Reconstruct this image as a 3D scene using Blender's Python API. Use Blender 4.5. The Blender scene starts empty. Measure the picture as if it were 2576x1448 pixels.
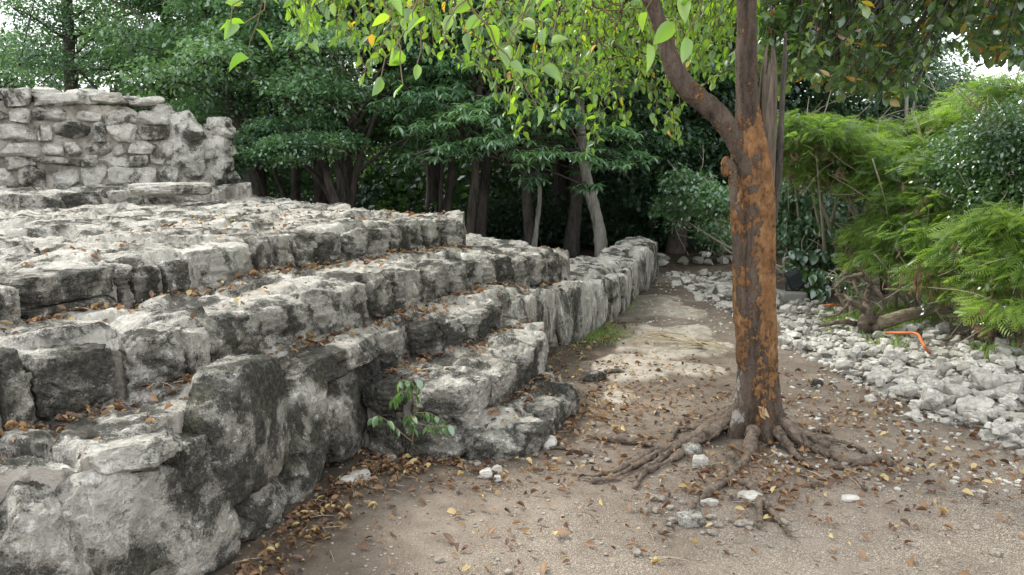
import bpy, math, random
import numpy as np
from mathutils import Vector

# ------------------------------------------------------------------ camera, world, sun
SC = bpy.context.scene
COL = SC.collection
F, CX, CY, HOR, EYE = 2022.0, 1288.0, 724.0, 400.0, 1.6      # measured on a 2576 px wide copy of the photograph
PITCH = math.atan((CY - HOR) / F)
cam = bpy.data.objects.new('camera', bpy.data.cameras.new('camera'))
COL.objects.link(cam)
cam.location = (0, 0, EYE)
cam.rotation_euler = (math.pi / 2 - PITCH, 0, 0)
cam.data.sensor_width = 36
cam.data.lens = 36 * F / 2576
cam.data.clip_start = 0.05
cam.data.clip_end = 2000
SC.camera = cam

SUN_EL, SUN_AZ = math.radians(46), math.radians(-52)   # azimuth from +Y towards +X; the sun stands back left
w = bpy.data.worlds.new("World"); SC.world = w; w.use_nodes = True
nt = w.node_tree
bg = nt.nodes['Background']
sky = nt.nodes.new('ShaderNodeTexSky'); sky.sky_type = 'NISHITA'; sky.sun_disc = False
sky.sun_elevation = SUN_EL; sky.sun_rotation = SUN_AZ; sky.dust_density = 3.0; sky.air_density = 1.0
tc = nt.nodes.new('ShaderNodeTexCoord'); cn = nt.nodes.new('ShaderNodeTexNoise')
cn.inputs['Scale'].default_value = 2.2; cn.inputs['Detail'].default_value = 6
nt.links.new(tc.outputs['Generated'], cn.inputs['Vector'])
cr = nt.nodes.new('ShaderNodeValToRGB'); cr.color_ramp.elements[0].position = 0.25; cr.color_ramp.elements[1].position = 0.55
cr.color_ramp.elements[0].color = (0.55,)*3 + (1,); cr.color_ramp.elements[1].color = (0.95,)*3 + (1,)
nt.links.new(cn.outputs['Fac'], cr.inputs['Fac'])
mx = nt.nodes.new('ShaderNodeMix'); mx.data_type = 'RGBA'
mx.inputs[7].default_value = (8.6, 8.8, 9.1, 1)               # thin bright cloud over the blue
nt.links.new(cr.outputs['Color'], mx.inputs[0]); nt.links.new(sky.outputs['Color'], mx.inputs[6])
nt.links.new(mx.outputs[2], bg.inputs['Color'])
bg.inputs['Strength'].default_value = 0.12
sd = bpy.data.lights.new('sun', 'SUN'); sd.energy = 2.1; sd.angle = math.radians(12); sd.color = (1.0, 0.97, 0.91)
sun = bpy.data.objects.new('sun', sd); COL.objects.link(sun)
sv = Vector((math.sin(SUN_AZ) * math.cos(SUN_EL), math.cos(SUN_AZ) * math.cos(SUN_EL), math.sin(SUN_EL)))
sun.rotation_euler = sv.to_track_quat('Z', 'Y').to_euler()
SC.view_settings.view_transform = 'Standard'; SC.view_settings.look = 'None'
SC.view_settings.exposure = 1.22; SC.view_settings.gamma = 1.0
SC.render.engine = 'CYCLES'
SC.cycles.max_bounces = 7; SC.cycles.diffuse_bounces = 4; SC.cycles.transmission_bounces = 4; SC.cycles.glossy_bounces = 2
SC.cycles.use_denoising = True

# ------------------------------------------------------------------ geometry of the view: photo measurements -> metres
CT, ST = math.cos(PITCH), math.sin(PITCH)
def ray(px, py):
    a, b = (px - CX) / F, -(py - CY) / F
    return a, CT + b * ST, -ST + b * CT
def atz(px, py, z=0.0):
    v = ray(px, py); t = (z - EYE) / v[2]
    return v[0] * t, v[1] * t
def aty(px, py, Y):
    v = ray(px, py); t = Y / v[1]
    return np.array((v[0] * t, Y, EYE + v[2] * t))
def proj(P):
    P = np.atleast_2d(P); y = P[:, 1]; z = P[:, 2] - EYE
    d = y * CT - z * ST; u = y * ST + z * CT
    return CX + F * P[:, 0] / d, CY - F * u / d

# ------------------------------------------------------------------ noise
def _hash(ix, iy, iz, seed):
    h = (ix.astype(np.uint32) * np.uint32(374761393) + iy.astype(np.uint32) * np.uint32(668265263)
         + iz.astype(np.uint32) * np.uint32(2147483647) + np.uint32((seed * 974634777 + 12345) & 0xffffffff))
    h = (h ^ (h >> np.uint32(13))) * np.uint32(1274126177)
    h = (h ^ (h >> np.uint32(16))) * np.uint32(2246822519)
    h = h ^ (h >> np.uint32(15))
    return h.astype(np.float64) / 4294967295.0
def vnoise(p, seed=0):
    i = np.floor(p).astype(np.int64); f = p - i; u = f * f * f * (f * (f * 6 - 15) + 10)
    r = 0
    for dx in (0, 1):
        wx = u[:, 0] if dx else 1 - u[:, 0]
        for dy in (0, 1):
            wy = u[:, 1] if dy else 1 - u[:, 1]
            for dz in (0, 1):
                wz = u[:, 2] if dz else 1 - u[:, 2]
                r = r + wx * wy * wz * _hash(i[:, 0] + dx, i[:, 1] + dy, i[:, 2] + dz, seed)
    return r * 2 - 1
def fbm(p, octaves=4, seed=0, gain=0.5, ridged=False):
    a, s, r = 1.0, 0.0, 0
    p = np.asarray(p, float)
    for o in range(octaves):
        n = vnoise(p * (2.03 ** o) + o * 17.3, seed + o)
        if ridged: n = 1 - 2 * np.abs(n)
        r = r + a * n; s += a; a *= gain
    return r / s
def p3(x, y, z=0.0):
    return np.stack([x, y, np.broadcast_to(z, np.shape(x))], 1)
def smooth(a, b, x):
    t = np.clip((x - a) / (b - a), 0, 1); return t * t * (3 - 2 * t)

# ------------------------------------------------------------------ mesh helpers
def mesh(name, V, Fq, mat=None, attrs=None, sm=True, face_tris=None):
    V = np.ascontiguousarray(V, dtype=np.float32)
    me = bpy.data.meshes.new(name)
    me.vertices.add(len(V)); me.vertices.foreach_set('co', V.ravel())
    parts = [np.asarray(q) for q in ([Fq] if Fq is not None and len(Fq) else [])]
    if face_tris is not None and len(face_tris): parts.append(np.asarray(face_tris))
    loops = np.concatenate([q.ravel() for q in parts]).astype(np.int32)
    tot = np.concatenate([np.full(len(q), q.shape[1]) for q in parts]).astype(np.int32)
    st = np.concatenate([[0], np.cumsum(tot)[:-1]]).astype(np.int32)
    me.loops.add(len(loops)); me.loops.foreach_set('vertex_index', loops)
    me.polygons.add(len(tot)); me.polygons.foreach_set('loop_start', st)
    me.polygons.foreach_set('use_smooth', np.full(len(tot), bool(sm)))
    if attrs:
        for k, a in attrs.items():
            at = me.attributes.new(k, 'FLOAT', 'POINT'); at.data.foreach_set('value', np.asarray(a, dtype=np.float32))
    me.update(calc_edges=True)
    if mat: me.materials.append(mat)
    return me
def obj(name, me, parent=None, loc=None):
    o = bpy.data.objects.new(name, me); COL.objects.link(o)
    if parent: o.parent = parent
    if loc is not None: o.location = loc
    return o
def tag(o, label=None, cat=None, group=None, kind=None):
    if label: o['label'] = label
    if cat: o['category'] = cat
    if group: o['group'] = group
    if kind: o['kind'] = kind
    return o
def empty(name, loc, label, cat, group=None):
    o = bpy.data.objects.new(name, None); COL.objects.link(o); o.location = loc; o.empty_display_size = 0.2
    return tag(o, label, cat, group)
class Bag:
    """collects vertices, quads, tris and one attribute"""
    def __init__(s): s.v, s.q, s.t, s.a, s.n = [], [], [], [], 0
    def add(s, V, Q=None, T=None, A=0.5):
        V = np.asarray(V, float)
        if Q is not None and len(Q): s.q.append(np.asarray(Q) + s.n)
        if T is not None and len(T): s.t.append(np.asarray(T) + s.n)
        s.a.append(np.broadcast_to(A, (len(V),)).astype(float)); s.v.append(V); s.n += len(V)
    def mesh(s, name, mat, sm=True, off=(0, 0, 0)):
        V = np.concatenate(s.v) - np.asarray(off)
        Q = np.concatenate(s.q) if s.q else np.zeros((0, 4), int)
        T = np.concatenate(s.t) if s.t else None
        return mesh(name, V, Q, mat, {'tint': np.concatenate(s.a)}, sm, T)
def resample(P, n):
    P = np.asarray(P, float)
    # Catmull-Rom through the points
    Q = np.vstack([2 * P[0] - P[1], P, 2 * P[-1] - P[-2]])
    t = np.linspace(0, len(P) - 1, n); i = np.minimum(t.astype(int), len(P) - 2); f = (t - i)[:, None]
    a, b, c, d = Q[i], Q[i + 1], Q[i + 2], Q[i + 3]
    return 0.5 * ((2 * b) + (-a + c) * f + (2 * a - 5 * b + 4 * c - d) * f ** 2 + (-a + 3 * b - 3 * c + d) * f ** 3)
def tube(bag, P, R, k=8, A=0.5, n=None, bump=None, cap=True, squash=None):
    P = np.asarray(P, float); R = np.broadcast_to(np.asarray(R, float), (len(P),))
    if n:
        R = np.interp(np.linspace(0, 1, n), np.linspace(0, 1, len(R)), R); P = resample(P, n)
    T = np.gradient(P, axis=0); T /= np.linalg.norm(T, axis=1)[:, None] + 1e-9
    up = np.array((1.0, 0, 0)) if abs(T[0][0]) < 0.9 else np.array((0, 1.0, 0))
    N = np.zeros_like(P); u = up - T[0] * np.dot(up, T[0]); N[0] = u / np.linalg.norm(u)
    for i in range(1, len(P)):
        u = N[i - 1] - T[i] * np.dot(N[i - 1], T[i]); N[i] = u / (np.linalg.norm(u) + 1e-9)
    B = np.cross(T, N)
    th = np.linspace(0, 2 * np.pi, k, endpoint=False)
    D = N[:, None, :] * np.cos(th)[None, :, None] + B[:, None, :] * np.sin(th)[None, :, None]
    V = P[:, None, :] + D * R[:, None, None]
    if bump is not None:
        V = bump(V, D, P, R)
    m = len(P); V = V.reshape(-1, 3)
    i = np.arange(m - 1)[:, None] * k; j = np.arange(k)[None, :]; j2 = (j + 1) % k
    Q = np.stack([i + j, i + j2, i + k + j2, i + k + j], -1).reshape(-1, 4)
    Tt = None
    if cap:
        V = np.vstack([V, P[-1] + T[-1] * R[-1] * 0.4, P[0] - T[0] * R[0] * 0.2]); c = len(V) - 2
        e = (m - 1) * k
        Tt = np.array([(e + a, e + (a + 1) % k, c) for a in range(k)] + [((a + 1) % k, a, c + 1) for a in range(k)])
    bag.add(V, Q, Tt, A)
def rotmats(az, tilt, roll):
    """columns: leaf length axis, width axis, normal. az around z, tilt = angle of the length axis below the horizon"""
    ca, sa, ct, s_t, cr, sr = np.cos(az), np.sin(az), np.cos(tilt), np.sin(tilt), np.cos(roll), np.sin(roll)
    L = np.stack([ca * ct, sa * ct, -s_t], 1)
    W = np.stack([-sa, ca, 0 * ca], 1)
    Nn = np.cross(L, W)
    W2 = W * cr[:, None] + Nn * sr[:, None]
    N2 = np.cross(L, W2)
    return np.stack([L, W2, N2], 2)
def scatter(bag, tv, tq, pos, M, scale, A, chunk=200000):
    """template tv (k,3), quads tq, stamped at pos with matrices M and scale"""
    k = len(tv); N = len(pos)
    V = np.einsum('nij,kj->nki', M, tv) * np.asarray(scale).reshape(-1, 1, 1) + pos[:, None, :]
    Q = (np.arange(N)[:, None, None] * k + np.asarray(tq)[None]).reshape(-1, len(tq[0]))
    A = np.repeat(np.broadcast_to(A, (N,)), k)
    if len(tq[0]) == 4: bag.add(V.reshape(-1, 3), Q, None, A)
    else: bag.add(V.reshape(-1, 3), None, Q, A)
# leaf templates (length 1 along x)
LEAF_FAR = (np.array([(0, 0, 0), (.5, .28, .05), (1, 0, -.04), (.5, -.28, .05)]), np.array([(0, 1, 2, 3)]))
def leaf_template(wid, fold=0.12, droop=0.15, n=5, point=1.0, curl=0.0):
    xs = np.linspace(0, 1, n); V = []
    for x in xs:
        h = wid * 0.5 * (np.sin(np.pi * x ** point) ** 0.75 if 0 < x < 1 else 0.02)
        z = -droop * x * x
        V += [(x, h, z + fold * h * 2 + curl * h), (x, 0, z), (x, -h, z + fold * h * 2 - curl * h * .6)]
    Q = []
    for i in range(n - 1):
        a = i * 3; Q += [(a, a + 3, a + 4, a + 1), (a + 1, a + 4, a + 5, a + 2)]
    return np.array(V), np.array(Q)
LEAF_OVATE = leaf_template(0.58, .18, .18, 6, 0.75)
LEAF_OVAL = leaf_template(0.5, .12, .10, 5, 1.25)
LEAF_LONG = leaf_template(0.26, .15, .22, 4, 1.1)
LEAF_DRY = [leaf_template(0.45, .5, -.25, 5, 0.85, .3), leaf_template(0.5, .3, .3, 5, 0.9, .8), leaf_template(0.42, .9, .1, 5, .9, -.2)]

# ------------------------------------------------------------------ materials
def newmat(name):
    m = bpy.data.materials.new(name); m.use_nodes = True
    for n in list(m.node_tree.nodes): m.node_tree.nodes.remove(n)
    return m, m.node_tree
def nd(t, typ, **kw):
    n = t.nodes.new(typ)
    for k, v in kw.items():
        if k in n.inputs: n.inputs[k].default_value = v
        else: setattr(n, k, v)
    return n
def noise_n(t, vec, scale, detail=4, rough=0.55, dist=0.0):
    n = nd(t, 'ShaderNodeTexNoise', Scale=scale, Detail=detail, Roughness=rough, Distortion=dist)
    t.links.new(vec, n.inputs['Vector']); return n.outputs['Fac']
def ramp(t, fac, stops, interp='LINEAR'):
    r = nd(t, 'ShaderNodeValToRGB'); e = r.color_ramp.elements; r.color_ramp.interpolation = interp
    while len(e) < len(stops): e.new(0.5)
    for i, (p, c) in enumerate(stops):
        e[i].position = p; e[i].color = (c if len(c) == 4 else tuple(c) + (1,)) if hasattr(c, '__len__') else (c, c, c, 1)
    t.links.new(fac, r.inputs['Fac']); return r.outputs['Color']
def mixc(t, fac, a, b, mode='MIX'):
    m = nd(t, 'ShaderNodeMix', data_type='RGBA', blend_type=mode)
    for s, v in ((0, fac), (6, a), (7, b)):
        if hasattr(v, 'is_linked') or hasattr(v, 'links'): t.links.new(v, m.inputs[s])
        else: m.inputs[s].default_value = v if s == 0 else tuple(v) + (1,)
    return m.outputs[2]
def math_n(t, op, a, b=0.0, clamp=False):
    m = nd(t, 'ShaderNodeMath', operation=op, use_clamp=clamp)
    for s, v in ((0, a), (1, b)):
        if hasattr(v, 'links'): t.links.new(v, m.inputs[s])
        else: m.inputs[s].default_value = v
    return m.outputs[0]
def mapping(t, scale=(1, 1, 1), kind='Object'):
    c = nd(t, 'ShaderNodeTexCoord'); m = nd(t, 'ShaderNodeMapping'); m.inputs['Scale'].default_value = scale
    t.links.new(c.outputs[kind], m.inputs['Vector']); return m.outputs['Vector']
def world_pos(t, scale=(1, 1, 1)):
    c = nd(t, 'ShaderNodeNewGeometry'); m = nd(t, 'ShaderNodeMapping'); m.inputs['Scale'].default_value = scale
    t.links.new(c.outputs['Position'], m.inputs['Vector']); return m.outputs['Vector']
def finish(t, col, height=None, rough=0.9, bump=0.5, dist=0.02, spec=0.25):
    b = nd(t, 'ShaderNodeBsdfPrincipled'); o = nd(t, 'ShaderNodeOutputMaterial')
    if hasattr(col, 'links'): t.links.new(col, b.inputs['Base Color'])
    else: b.inputs['Base Color'].default_value = tuple(col) + (1,)
    if hasattr(rough, 'links'): t.links.new(rough, b.inputs['Roughness'])
    else: b.inputs['Roughness'].default_value = rough
    b.inputs['Specular IOR Level'].default_value = spec
    if height is not None:
        bn = nd(t, 'ShaderNodeBump', Strength=bump, Distance=dist)
        t.links.new(height, bn.inputs['Height']); t.links.new(bn.outputs['Normal'], b.inputs['Normal'])
    t.links.new(b.outputs[0], o.inputs['Surface'])

def rock_material(name, lichen=0.5, pale=(.62, .595, .53), mid=(.27, .255, .215), stretch=(1, 1, 1), joints=False, warm=0.22, green=0.15):
    m, t = newmat(name)
    P = world_pos(t, stretch)
    big = noise_n(t, P, 3.4, 6, .62, .5); med = noise_n(t, P, 11, 7, .68, .3); fine = noise_n(t, P, 42, 5, .7); grain = noise_n(t, P, 150, 3, .7)
    base = ramp(t, math_n(t, 'ADD', math_n(t, 'MULTIPLY', med, .7), math_n(t, 'MULTIPLY', fine, .3)), [(.36, mid), (.50, tuple(.55 * a + .45 * b for a, b in zip(pale, mid))), (.62, pale)])
    wm = ramp(t, noise_n(t, P, 2.1, 4), [(.45, 0), (.66, 1)])
    base = mixc(t, math_n(t, 'MULTIPLY', wm, warm), base, (.36, .27, .19))
    # white crusts
    wc = ramp(t, noise_n(t, P, 19, 7, .72, .6), [(.55, 0), (.60, 1)])
    base = mixc(t, math_n(t, 'MULTIPLY', wc, .7), base, (.74, .72, .67))
    # black lichen: broad ragged patches broken up by speckle
    s = math_n(t, 'ADD', math_n(t, 'MULTIPLY', big, .58), math_n(t, 'MULTIPLY', med, .30))
    s = math_n(t, 'ADD', s, math_n(t, 'MULTIPLY', fine, .20)); s = math_n(t, 'SUBTRACT', s, .04)
    s = math_n(t, 'ADD', s, math_n(t, 'MULTIPLY', math_n(t, 'SUBTRACT', grain, .5), .15))
    th = .60 - .20 * lichen
    lm = ramp(t, s, [(th - .02, 0), (th + .004, .42), (th + .02, .55), (th + .05, 1)])
    dark = ramp(t, fine, [(.35, (.014, .014, .012)), (.50, (.040, .039, .032)), (.66, (.11, .105, .088))])
    col = mixc(t, math_n(t, 'MULTIPLY', lm, .95), base, dark)
    gm = ramp(t, noise_n(t, P, 4.3, 5, .7, .5), [(.54, 0), (.68, 1)])
    col = mixc(t, math_n(t, 'MULTIPLY', gm, green), col, (.12, .13, .05))
    if joints:
        a = nd(t, 'ShaderNodeAttribute', attribute_name='tint')
        jn = math_n(t, 'MULTIPLY', a.outputs['Fac'], ramp(t, noise_n(t, P, 4, 4), [(.40, .0), (.55, 1)]))
        col = mixc(t, jn, col, (.56, .53, .46))
    h = math_n(t, 'ADD', math_n(t, 'MULTIPLY', med, .75), math_n(t, 'MULTIPLY', fine, .40))
    h = math_n(t, 'ADD', h, math_n(t, 'MULTIPLY', grain, .12))
    vo = nd(t, 'ShaderNodeTexVoronoi', Scale=30.0); t.links.new(P, vo.inputs['Vector'])
    pit = ramp(t, vo.outputs['Distance'], [(.05, 0), (.3, 1)])
    h = math_n(t, 'ADD', h, math_n(t, 'MULTIPLY', pit, .10))
    finish(t, col, h, .93, 1.0, .06, .15)
    return m
M_ROCK = rock_material('weathered_limestone', .62)
M_ROCKV = rock_material('fluted_limestone', .56, stretch=(1, 1, .35), pale=(.68, .66, .60))
M_ROCKD = rock_material('lichen_black_limestone', .72, mid=(.18, .17, .14), green=.3)
M_ROCKP = rock_material('pale_limestone', .26, pale=(.66, .64, .58), mid=(.38, .36, .31), green=.05)
M_PAVE = rock_material('paving_limestone', .56, pale=(.66, .635, .57), mid=(.34, .32, .275), joints=True, green=.05)
M_WALL = rock_material('wall_limestone', .42, pale=(.68, .66, .60), mid=(.34, .325, .29), warm=.06)
def mortar_material():
    m, t = newmat('lime_mortar'); P = world_pos(t)
    c = ramp(t, noise_n(t, P, 5, 5), [(.35, (.17, .155, .13)), (.55, (.36, .33, .285)), (.7, (.47, .44, .39))])
    dk = ramp(t, noise_n(t, P, 14, 5, .7), [(.52, 0), (.62, 1)])
    c = mixc(t, math_n(t, 'MULTIPLY', dk, .7), c, (.09, .085, .075))
    finish(t, c, noise_n(t, P, 30, 5, .7), .95, .8, .02, .1); return m
M_MORTAR = mortar_material()
def rubble_material():
    m, t = newmat('rubble_limestone'); P = mapping(t)
    oi = nd(t, 'ShaderNodeObjectInfo').outputs['Random']
    c = ramp(t, noise_n(t, P, 5, 6, .6), [(.35, (.29, .275, .24)), (.6, (.58, .56, .51))])
    c = mixc(t, ramp(t, oi, [(0, 0.0), (1, .6)]), c, (.22, .20, .17))
    dk = ramp(t, noise_n(t, world_pos(t), 22, 6, .7, .3), [(.55, 0), (.66, 1)])
    c = mixc(t, math_n(t, 'MULTIPLY', dk, .7), c, (.12, .115, .10))
    finish(t, c, noise_n(t, world_pos(t), 45, 5, .7), .9, .6, .012, .2); return m
M_RUBBLE = rubble_material()
def pebble_material():
    m, t = newmat('pebble_stone'); oi = nd(t, 'ShaderNodeObjectInfo').outputs['Random']
    c = ramp(t, noise_n(t, world_pos(t), 38, 4, .6), [(.35, (.15, .13, .105)), (.65, (.36, .33, .285))]); c = mixc(t, ramp(t, oi, [(0, 0.0), (1, .5)]), c, (.19, .165, .14))
    finish(t, c, noise_n(t, world_pos(t), 90, 4, .7), .92, .5, .006, .15); return m
M_PEBBLE = pebble_material()
def ground_material():
    m, t = newmat('dirt_and_fine_gravel'); P = world_pos(t)
    a = nd(t, 'ShaderNodeAttribute', attribute_name='tint').outputs['Fac']      # bare rock slabs
    g = nd(t, 'ShaderNodeAttribute', attribute_name='gravel').outputs['Fac']
    big = noise_n(t, P, 1.1, 5, .6); med = noise_n(t, P, 8, 5, .65)
    c = ramp(t, math_n(t, 'ADD', math_n(t, 'MULTIPLY', big, .6), math_n(t, 'MULTIPLY', med, .4)),
             [(.36, (.105, .081, .063)), (.5, (.180, .145, .115)), (.64, (.275, .230, .186))])
    vo = nd(t, 'ShaderNodeTexVoronoi', Scale=230.0); t.links.new(P, vo.inputs['Vector'])
    sp = ramp(t, vo.outputs['Color'], [(.30, 0), (.55, 1)])
    tone = nd(t, 'ShaderNodeSeparateColor'); t.links.new(vo.outputs['Color'], tone.inputs[0])
    gcol = ramp(t, tone.outputs[1], [(0, (.18, .145, .11)), (.5, (.33, .28, .225)), (1, (.50, .45, .38))])
    gm = math_n(t, 'MULTIPLY', ramp(t, noise_n(t, P, 2.4, 5, .7), [(.30, .35), (.62, 1)]), g, True)
    c = mixc(t, math_n(t, 'MULTIPLY', gm, ramp(t, tone.outputs[0], [(.25, .15), (.6, 1)])), c, gcol)
    rock = ramp(t, noise_n(t, P, 7, 6, .7), [(.35, (.27, .23, .18)), (.6, (.50, .45, .38))])
    c = mixc(t, a, c, rock)
    hu = nd(t, 'ShaderNodeAttribute', attribute_name='dark_ground').outputs['Fac']; c = mixc(t, hu, c, ramp(t, med, [(.4, (.035, .028, .02)), (.62, (.10, .075, .05))]))
    h = math_n(t, 'ADD', noise_n(t, P, 60, 5, .7), math_n(t, 'MULTIPLY', vo.outputs['Distance'], -.9))
    h = math_n(t, 'ADD', h, math_n(t, 'MULTIPLY', med, .9))
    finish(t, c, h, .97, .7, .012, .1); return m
M_GROUND = ground_material()
def leaf_material(name, stops, trans=0.45, rough=0.45, gloss=0.06, tcol=None):
    m, t = newmat(name)
    a = nd(t, 'ShaderNodeAttribute', attribute_name='tint').outputs['Fac']
    c = ramp(t, a, stops)
    d = nd(t, 'ShaderNodeBsdfDiffuse'); tr = nd(t, 'ShaderNodeBsdfTranslucent'); gl = nd(t, 'ShaderNodeBsdfGlossy', Roughness=rough)
    t.links.new(c, d.inputs['Color'])
    tc_ = mixc(t, 1.0, c, tcol or (1.9, 2.0, .7), 'MULTIPLY'); t.links.new(tc_, tr.inputs['Color'])
    gl.inputs['Color'].default_value = (.9, .95, 1, 1)
    m1 = nd(t, 'ShaderNodeMixShader'); m1.inputs[0].default_value = trans
    t.links.new(d.outputs[0], m1.inputs[1]); t.links.new(tr.outputs[0], m1.inputs[2])
    m2 = nd(t, 'ShaderNodeMixShader'); m2.inputs[0].default_value = gloss
    t.links.new(m1.outputs[0], m2.inputs[1]); t.links.new(gl.outputs[0], m2.inputs[2])
    o = nd(t, 'ShaderNodeOutputMaterial'); t.links.new(m2.outputs[0], o.inputs['Surface']); return m
M_LIME = leaf_material('bright_ovate_leaves', [(0, (.07, .15, .035)), (.45, (.15, .27, .035)), (.88, (.24, .36, .04)), (.93, (.55, .42, .04)), (1, (.55, .25, .05))], .5, .4, .07)
M_OVAL = leaf_material('leathery_oval_leaves', [(0, (.04, .09, .035)), (.6, (.10, .18, .05)), (.88, (.20, .27, .06)), (.93, (.40, .28, .04)), (1, (.30, .09, .03))], .35, .35, .10)
M_DARK = leaf_material('deep_green_leaves', [(0, (.045, .095, .050)), (.6, (.09, .18, .09)), (1, (.17, .29, .13))], .38, .4, .12)
M_UNDER = leaf_material('shade_darkened_leaves', [(0, (.018, .040, .022)), (.6, (.040, .085, .042)), (1, (.085, .15, .065))], .32, .5, .05)  # deep green leaves again, the wood's shade put into the colour
M_TEAL = leaf_material('blue_green_leaves', [(0, (.06, .125, .07)), (.6, (.125, .24, .13)), (1, (.24, .38, .19))], .38, .4, .12)
M_FEATH = leaf_material('feathery_leaves', [(0, (.09, .15, .05)), (.5, (.19, .29, .085)), (1, (.34, .45, .14))], .45, .5, .05)
M_GLOSS = leaf_material('glossy_shrub_leaves', [(0, (.03, .08, .03)), (.6, (.07, .15, .045)), (1, (.14, .25, .07))], .3, .3, .14)
M_DRY = leaf_material('dry_leaves', [(0, (.05, .034, .026)), (.3, (.15, .085, .050)), (.6, (.28, .165, .085)), (.85, (.44, .31, .17)), (1, (.56, .45, .20))], .25, .6, .03, (1.3, 1.1, .7))
M_MOSS = leaf_material('olive_moss', [(0, (.05, .05, .02)), (.6, (.13, .13, .05)), (1, (.24, .20, .10))], .2, .6, .03, (1.1, 1.1, .8))
M_POD = leaf_material('dry_pods', [(0, (.12, .06, .04)), (1, (.26, .14, .09))], .15, .6, .03, (1.2, 1, .8))
def bark_material(name, a, b, stretch=(1, 1, .25), scale=9, patch=None, pthr=.5, tip=None):
    m, t = newmat(name); P = world_pos(t, stretch)
    n1 = noise_n(t, P, scale, 6, .65, .4); n2 = noise_n(t, P, scale * 4, 5, .7)
    n3 = noise_n(t, world_pos(t, (1, 1, .8)), scale * 14, 4, .75)
    c = ramp(t, math_n(t, 'ADD', math_n(t, 'MULTIPLY', n1, .45), math_n(t, 'ADD', math_n(t, 'MULTIPLY', n2, .35), math_n(t, 'MULTIPLY', n3, .2))), [(.40, a), (.58, b)])
    h = math_n(t, 'ADD', n1, math_n(t, 'ADD', math_n(t, 'MULTIPLY', n2, .7), math_n(t, 'MULTIPLY', n3, .3)))
    if patch:
        W = world_pos(t, (1, 1, .6)); at = nd(t, 'ShaderNodeAttribute', attribute_name='tint').outputs['Fac']
        q = math_n(t, 'ADD', math_n(t, 'ADD', math_n(t, 'MULTIPLY', noise_n(t, W, 12, 8, .7, .3), .62), math_n(t, 'MULTIPLY', noise_n(t, W, 40, 5, .7, .2), .38)), math_n(t, 'MULTIPLY', math_n(t, 'SUBTRACT', at, .5), .36))
        pm = ramp(t, q, [(pthr - .008, 0), (pthr + .012, 1)])
        pc = ramp(t, noise_n(t, W, 20, 6, .7), [(.35, (.16, .082, .038)), (.55, (.30, .155, .066)), (.7, (.42, .26, .13))])
        wp = ramp(t, math_n(t, 'ADD', at, math_n(t, 'MULTIPLY', noise_n(t, W, 22, 7, .75), .9)), [(.50, 1), (.56, 0)]); c = mixc(t, wp, c, (.40, .37, .33))
        c = mixc(t, pm, c, pc); h = math_n(t, 'SUBTRACT', h, math_n(t, 'MULTIPLY', pm, .45))
    finish(t, c, h, .88, 1.0, .055 if patch else .03, .2); return m
M_BARK = bark_material('peeling_orange_bark', (.050, .038, .028), (.17, .13, .10), patch=True, pthr=.503)
M_ROOT = bark_material('grey_root_bark', (.05, .04, .032), (.27, .21, .16), stretch=(1, 1, 1), scale=12)
M_SNAG = bark_material('weathered_dead_wood', (.07, .055, .04), (.28, .235, .18), stretch=(1, 1, .07), scale=30)
M_DARKBARK = bark_material('dark_forest_bark', (.035, .03, .025), (.13, .11, .095), scale=8)
M_GREYBARK = bark_material('pale_grey_bark', (.16, .145, .12), (.40, .38, .34), scale=8)
M_LOG = bark_material('bleached_log', (.20, .15, .10), (.50, .42, .31), stretch=(.3, .3, 1), scale=18)
def plain(name, col, rough=.6, spec=.4):
    m, t = newmat(name); P = world_pos(t); n = noise_n(t, P, 25, 4)
    c = mixc(t, n, tuple(.75 * x for x in col), tuple(min(1, 1.2 * x) for x in col)); finish(t, c, n, rough, .2, .004, spec); return m
M_ORANGE = plain('orange_plastic_conduit', (.55, .15, .055)); M_BLACK = plain('black_painted_metal', (.03, .032, .035), .5)
M_CONC = plain('grey_concrete', (.33, .32, .29), .95, .1); M_LENS = plain('lamp_glass', (.05, .06, .07), .15, .6)
M_STRAW = plain('dry_palm_straw', (.34, .28, .18), .8, .2); M_STEM = plain('green_brown_twig', (.16, .13, .07), .8, .2)
M_TWIG = plain('bare_pale_twig', (.36, .31, .24), .85, .15)

# ------------------------------------------------------------------ terrain and platform levels
def inside(x, y, poly):
    poly = np.asarray(poly, float); r = np.zeros(x.shape, bool); j = len(poly) - 1
    for i in range(len(poly)):
        xi, yi = poly[i]; xj, yj = poly[j]
        with np.errstate(divide='ignore', invalid='ignore'):
            c = ((yi > y) != (yj > y)) & (x < (xj - xi) * (y - yi) / (yj - yi + 1e-12) + xi)
        r ^= c; j = i
    return r
# ledge lines (plan, metres) from the photograph: base line of every riser
E1 = [(-.30, 4.16), (-.24, 4.03), (.04, 4.07), (.13, 4.14), (.22, 4.49), (.38, 4.86), (.40, 5.06)]
E2 = [(-.86, 4.24), (-.52, 4.13), (-.20, 4.13), (.07, 4.8), (.22, 5.14), (.24, 5.30)]
E3 = [(-2.5, 1.75), (-1.80, 2.10), (-1.50, 2.34), (-1.30, 2.52), (-1.15, 2.87), (-1.08, 3.16), (-1.03, 3.51), (-.89, 3.89), (-.78, 4.2), (-.74, 4.45),
      (-.62, 4.78), (-.51, 4.86), (-.35, 4.96), (-.13, 5.31), (-.02, 5.62)]
EW = [(.0, 5.85), (.16, 6.2), (.30, 6.66), (.59, 6.93), (.95, 7.78), (1.12, 8.1), (1.50, 9.45), (1.72, 9.95), (2.0, 11.1)]
E4 = [(-2.7, 2.15), (-2.25, 2.45), (-1.87, 2.81), (-1.61, 3.17), (-1.37, 3.38), (-1.23, 3.91), (-1.09, 4.31), (-.61, 5.34), (-.40, 5.8), (-.21, 6.27), (.10, 6.80), (.48, 7.26)]
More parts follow.
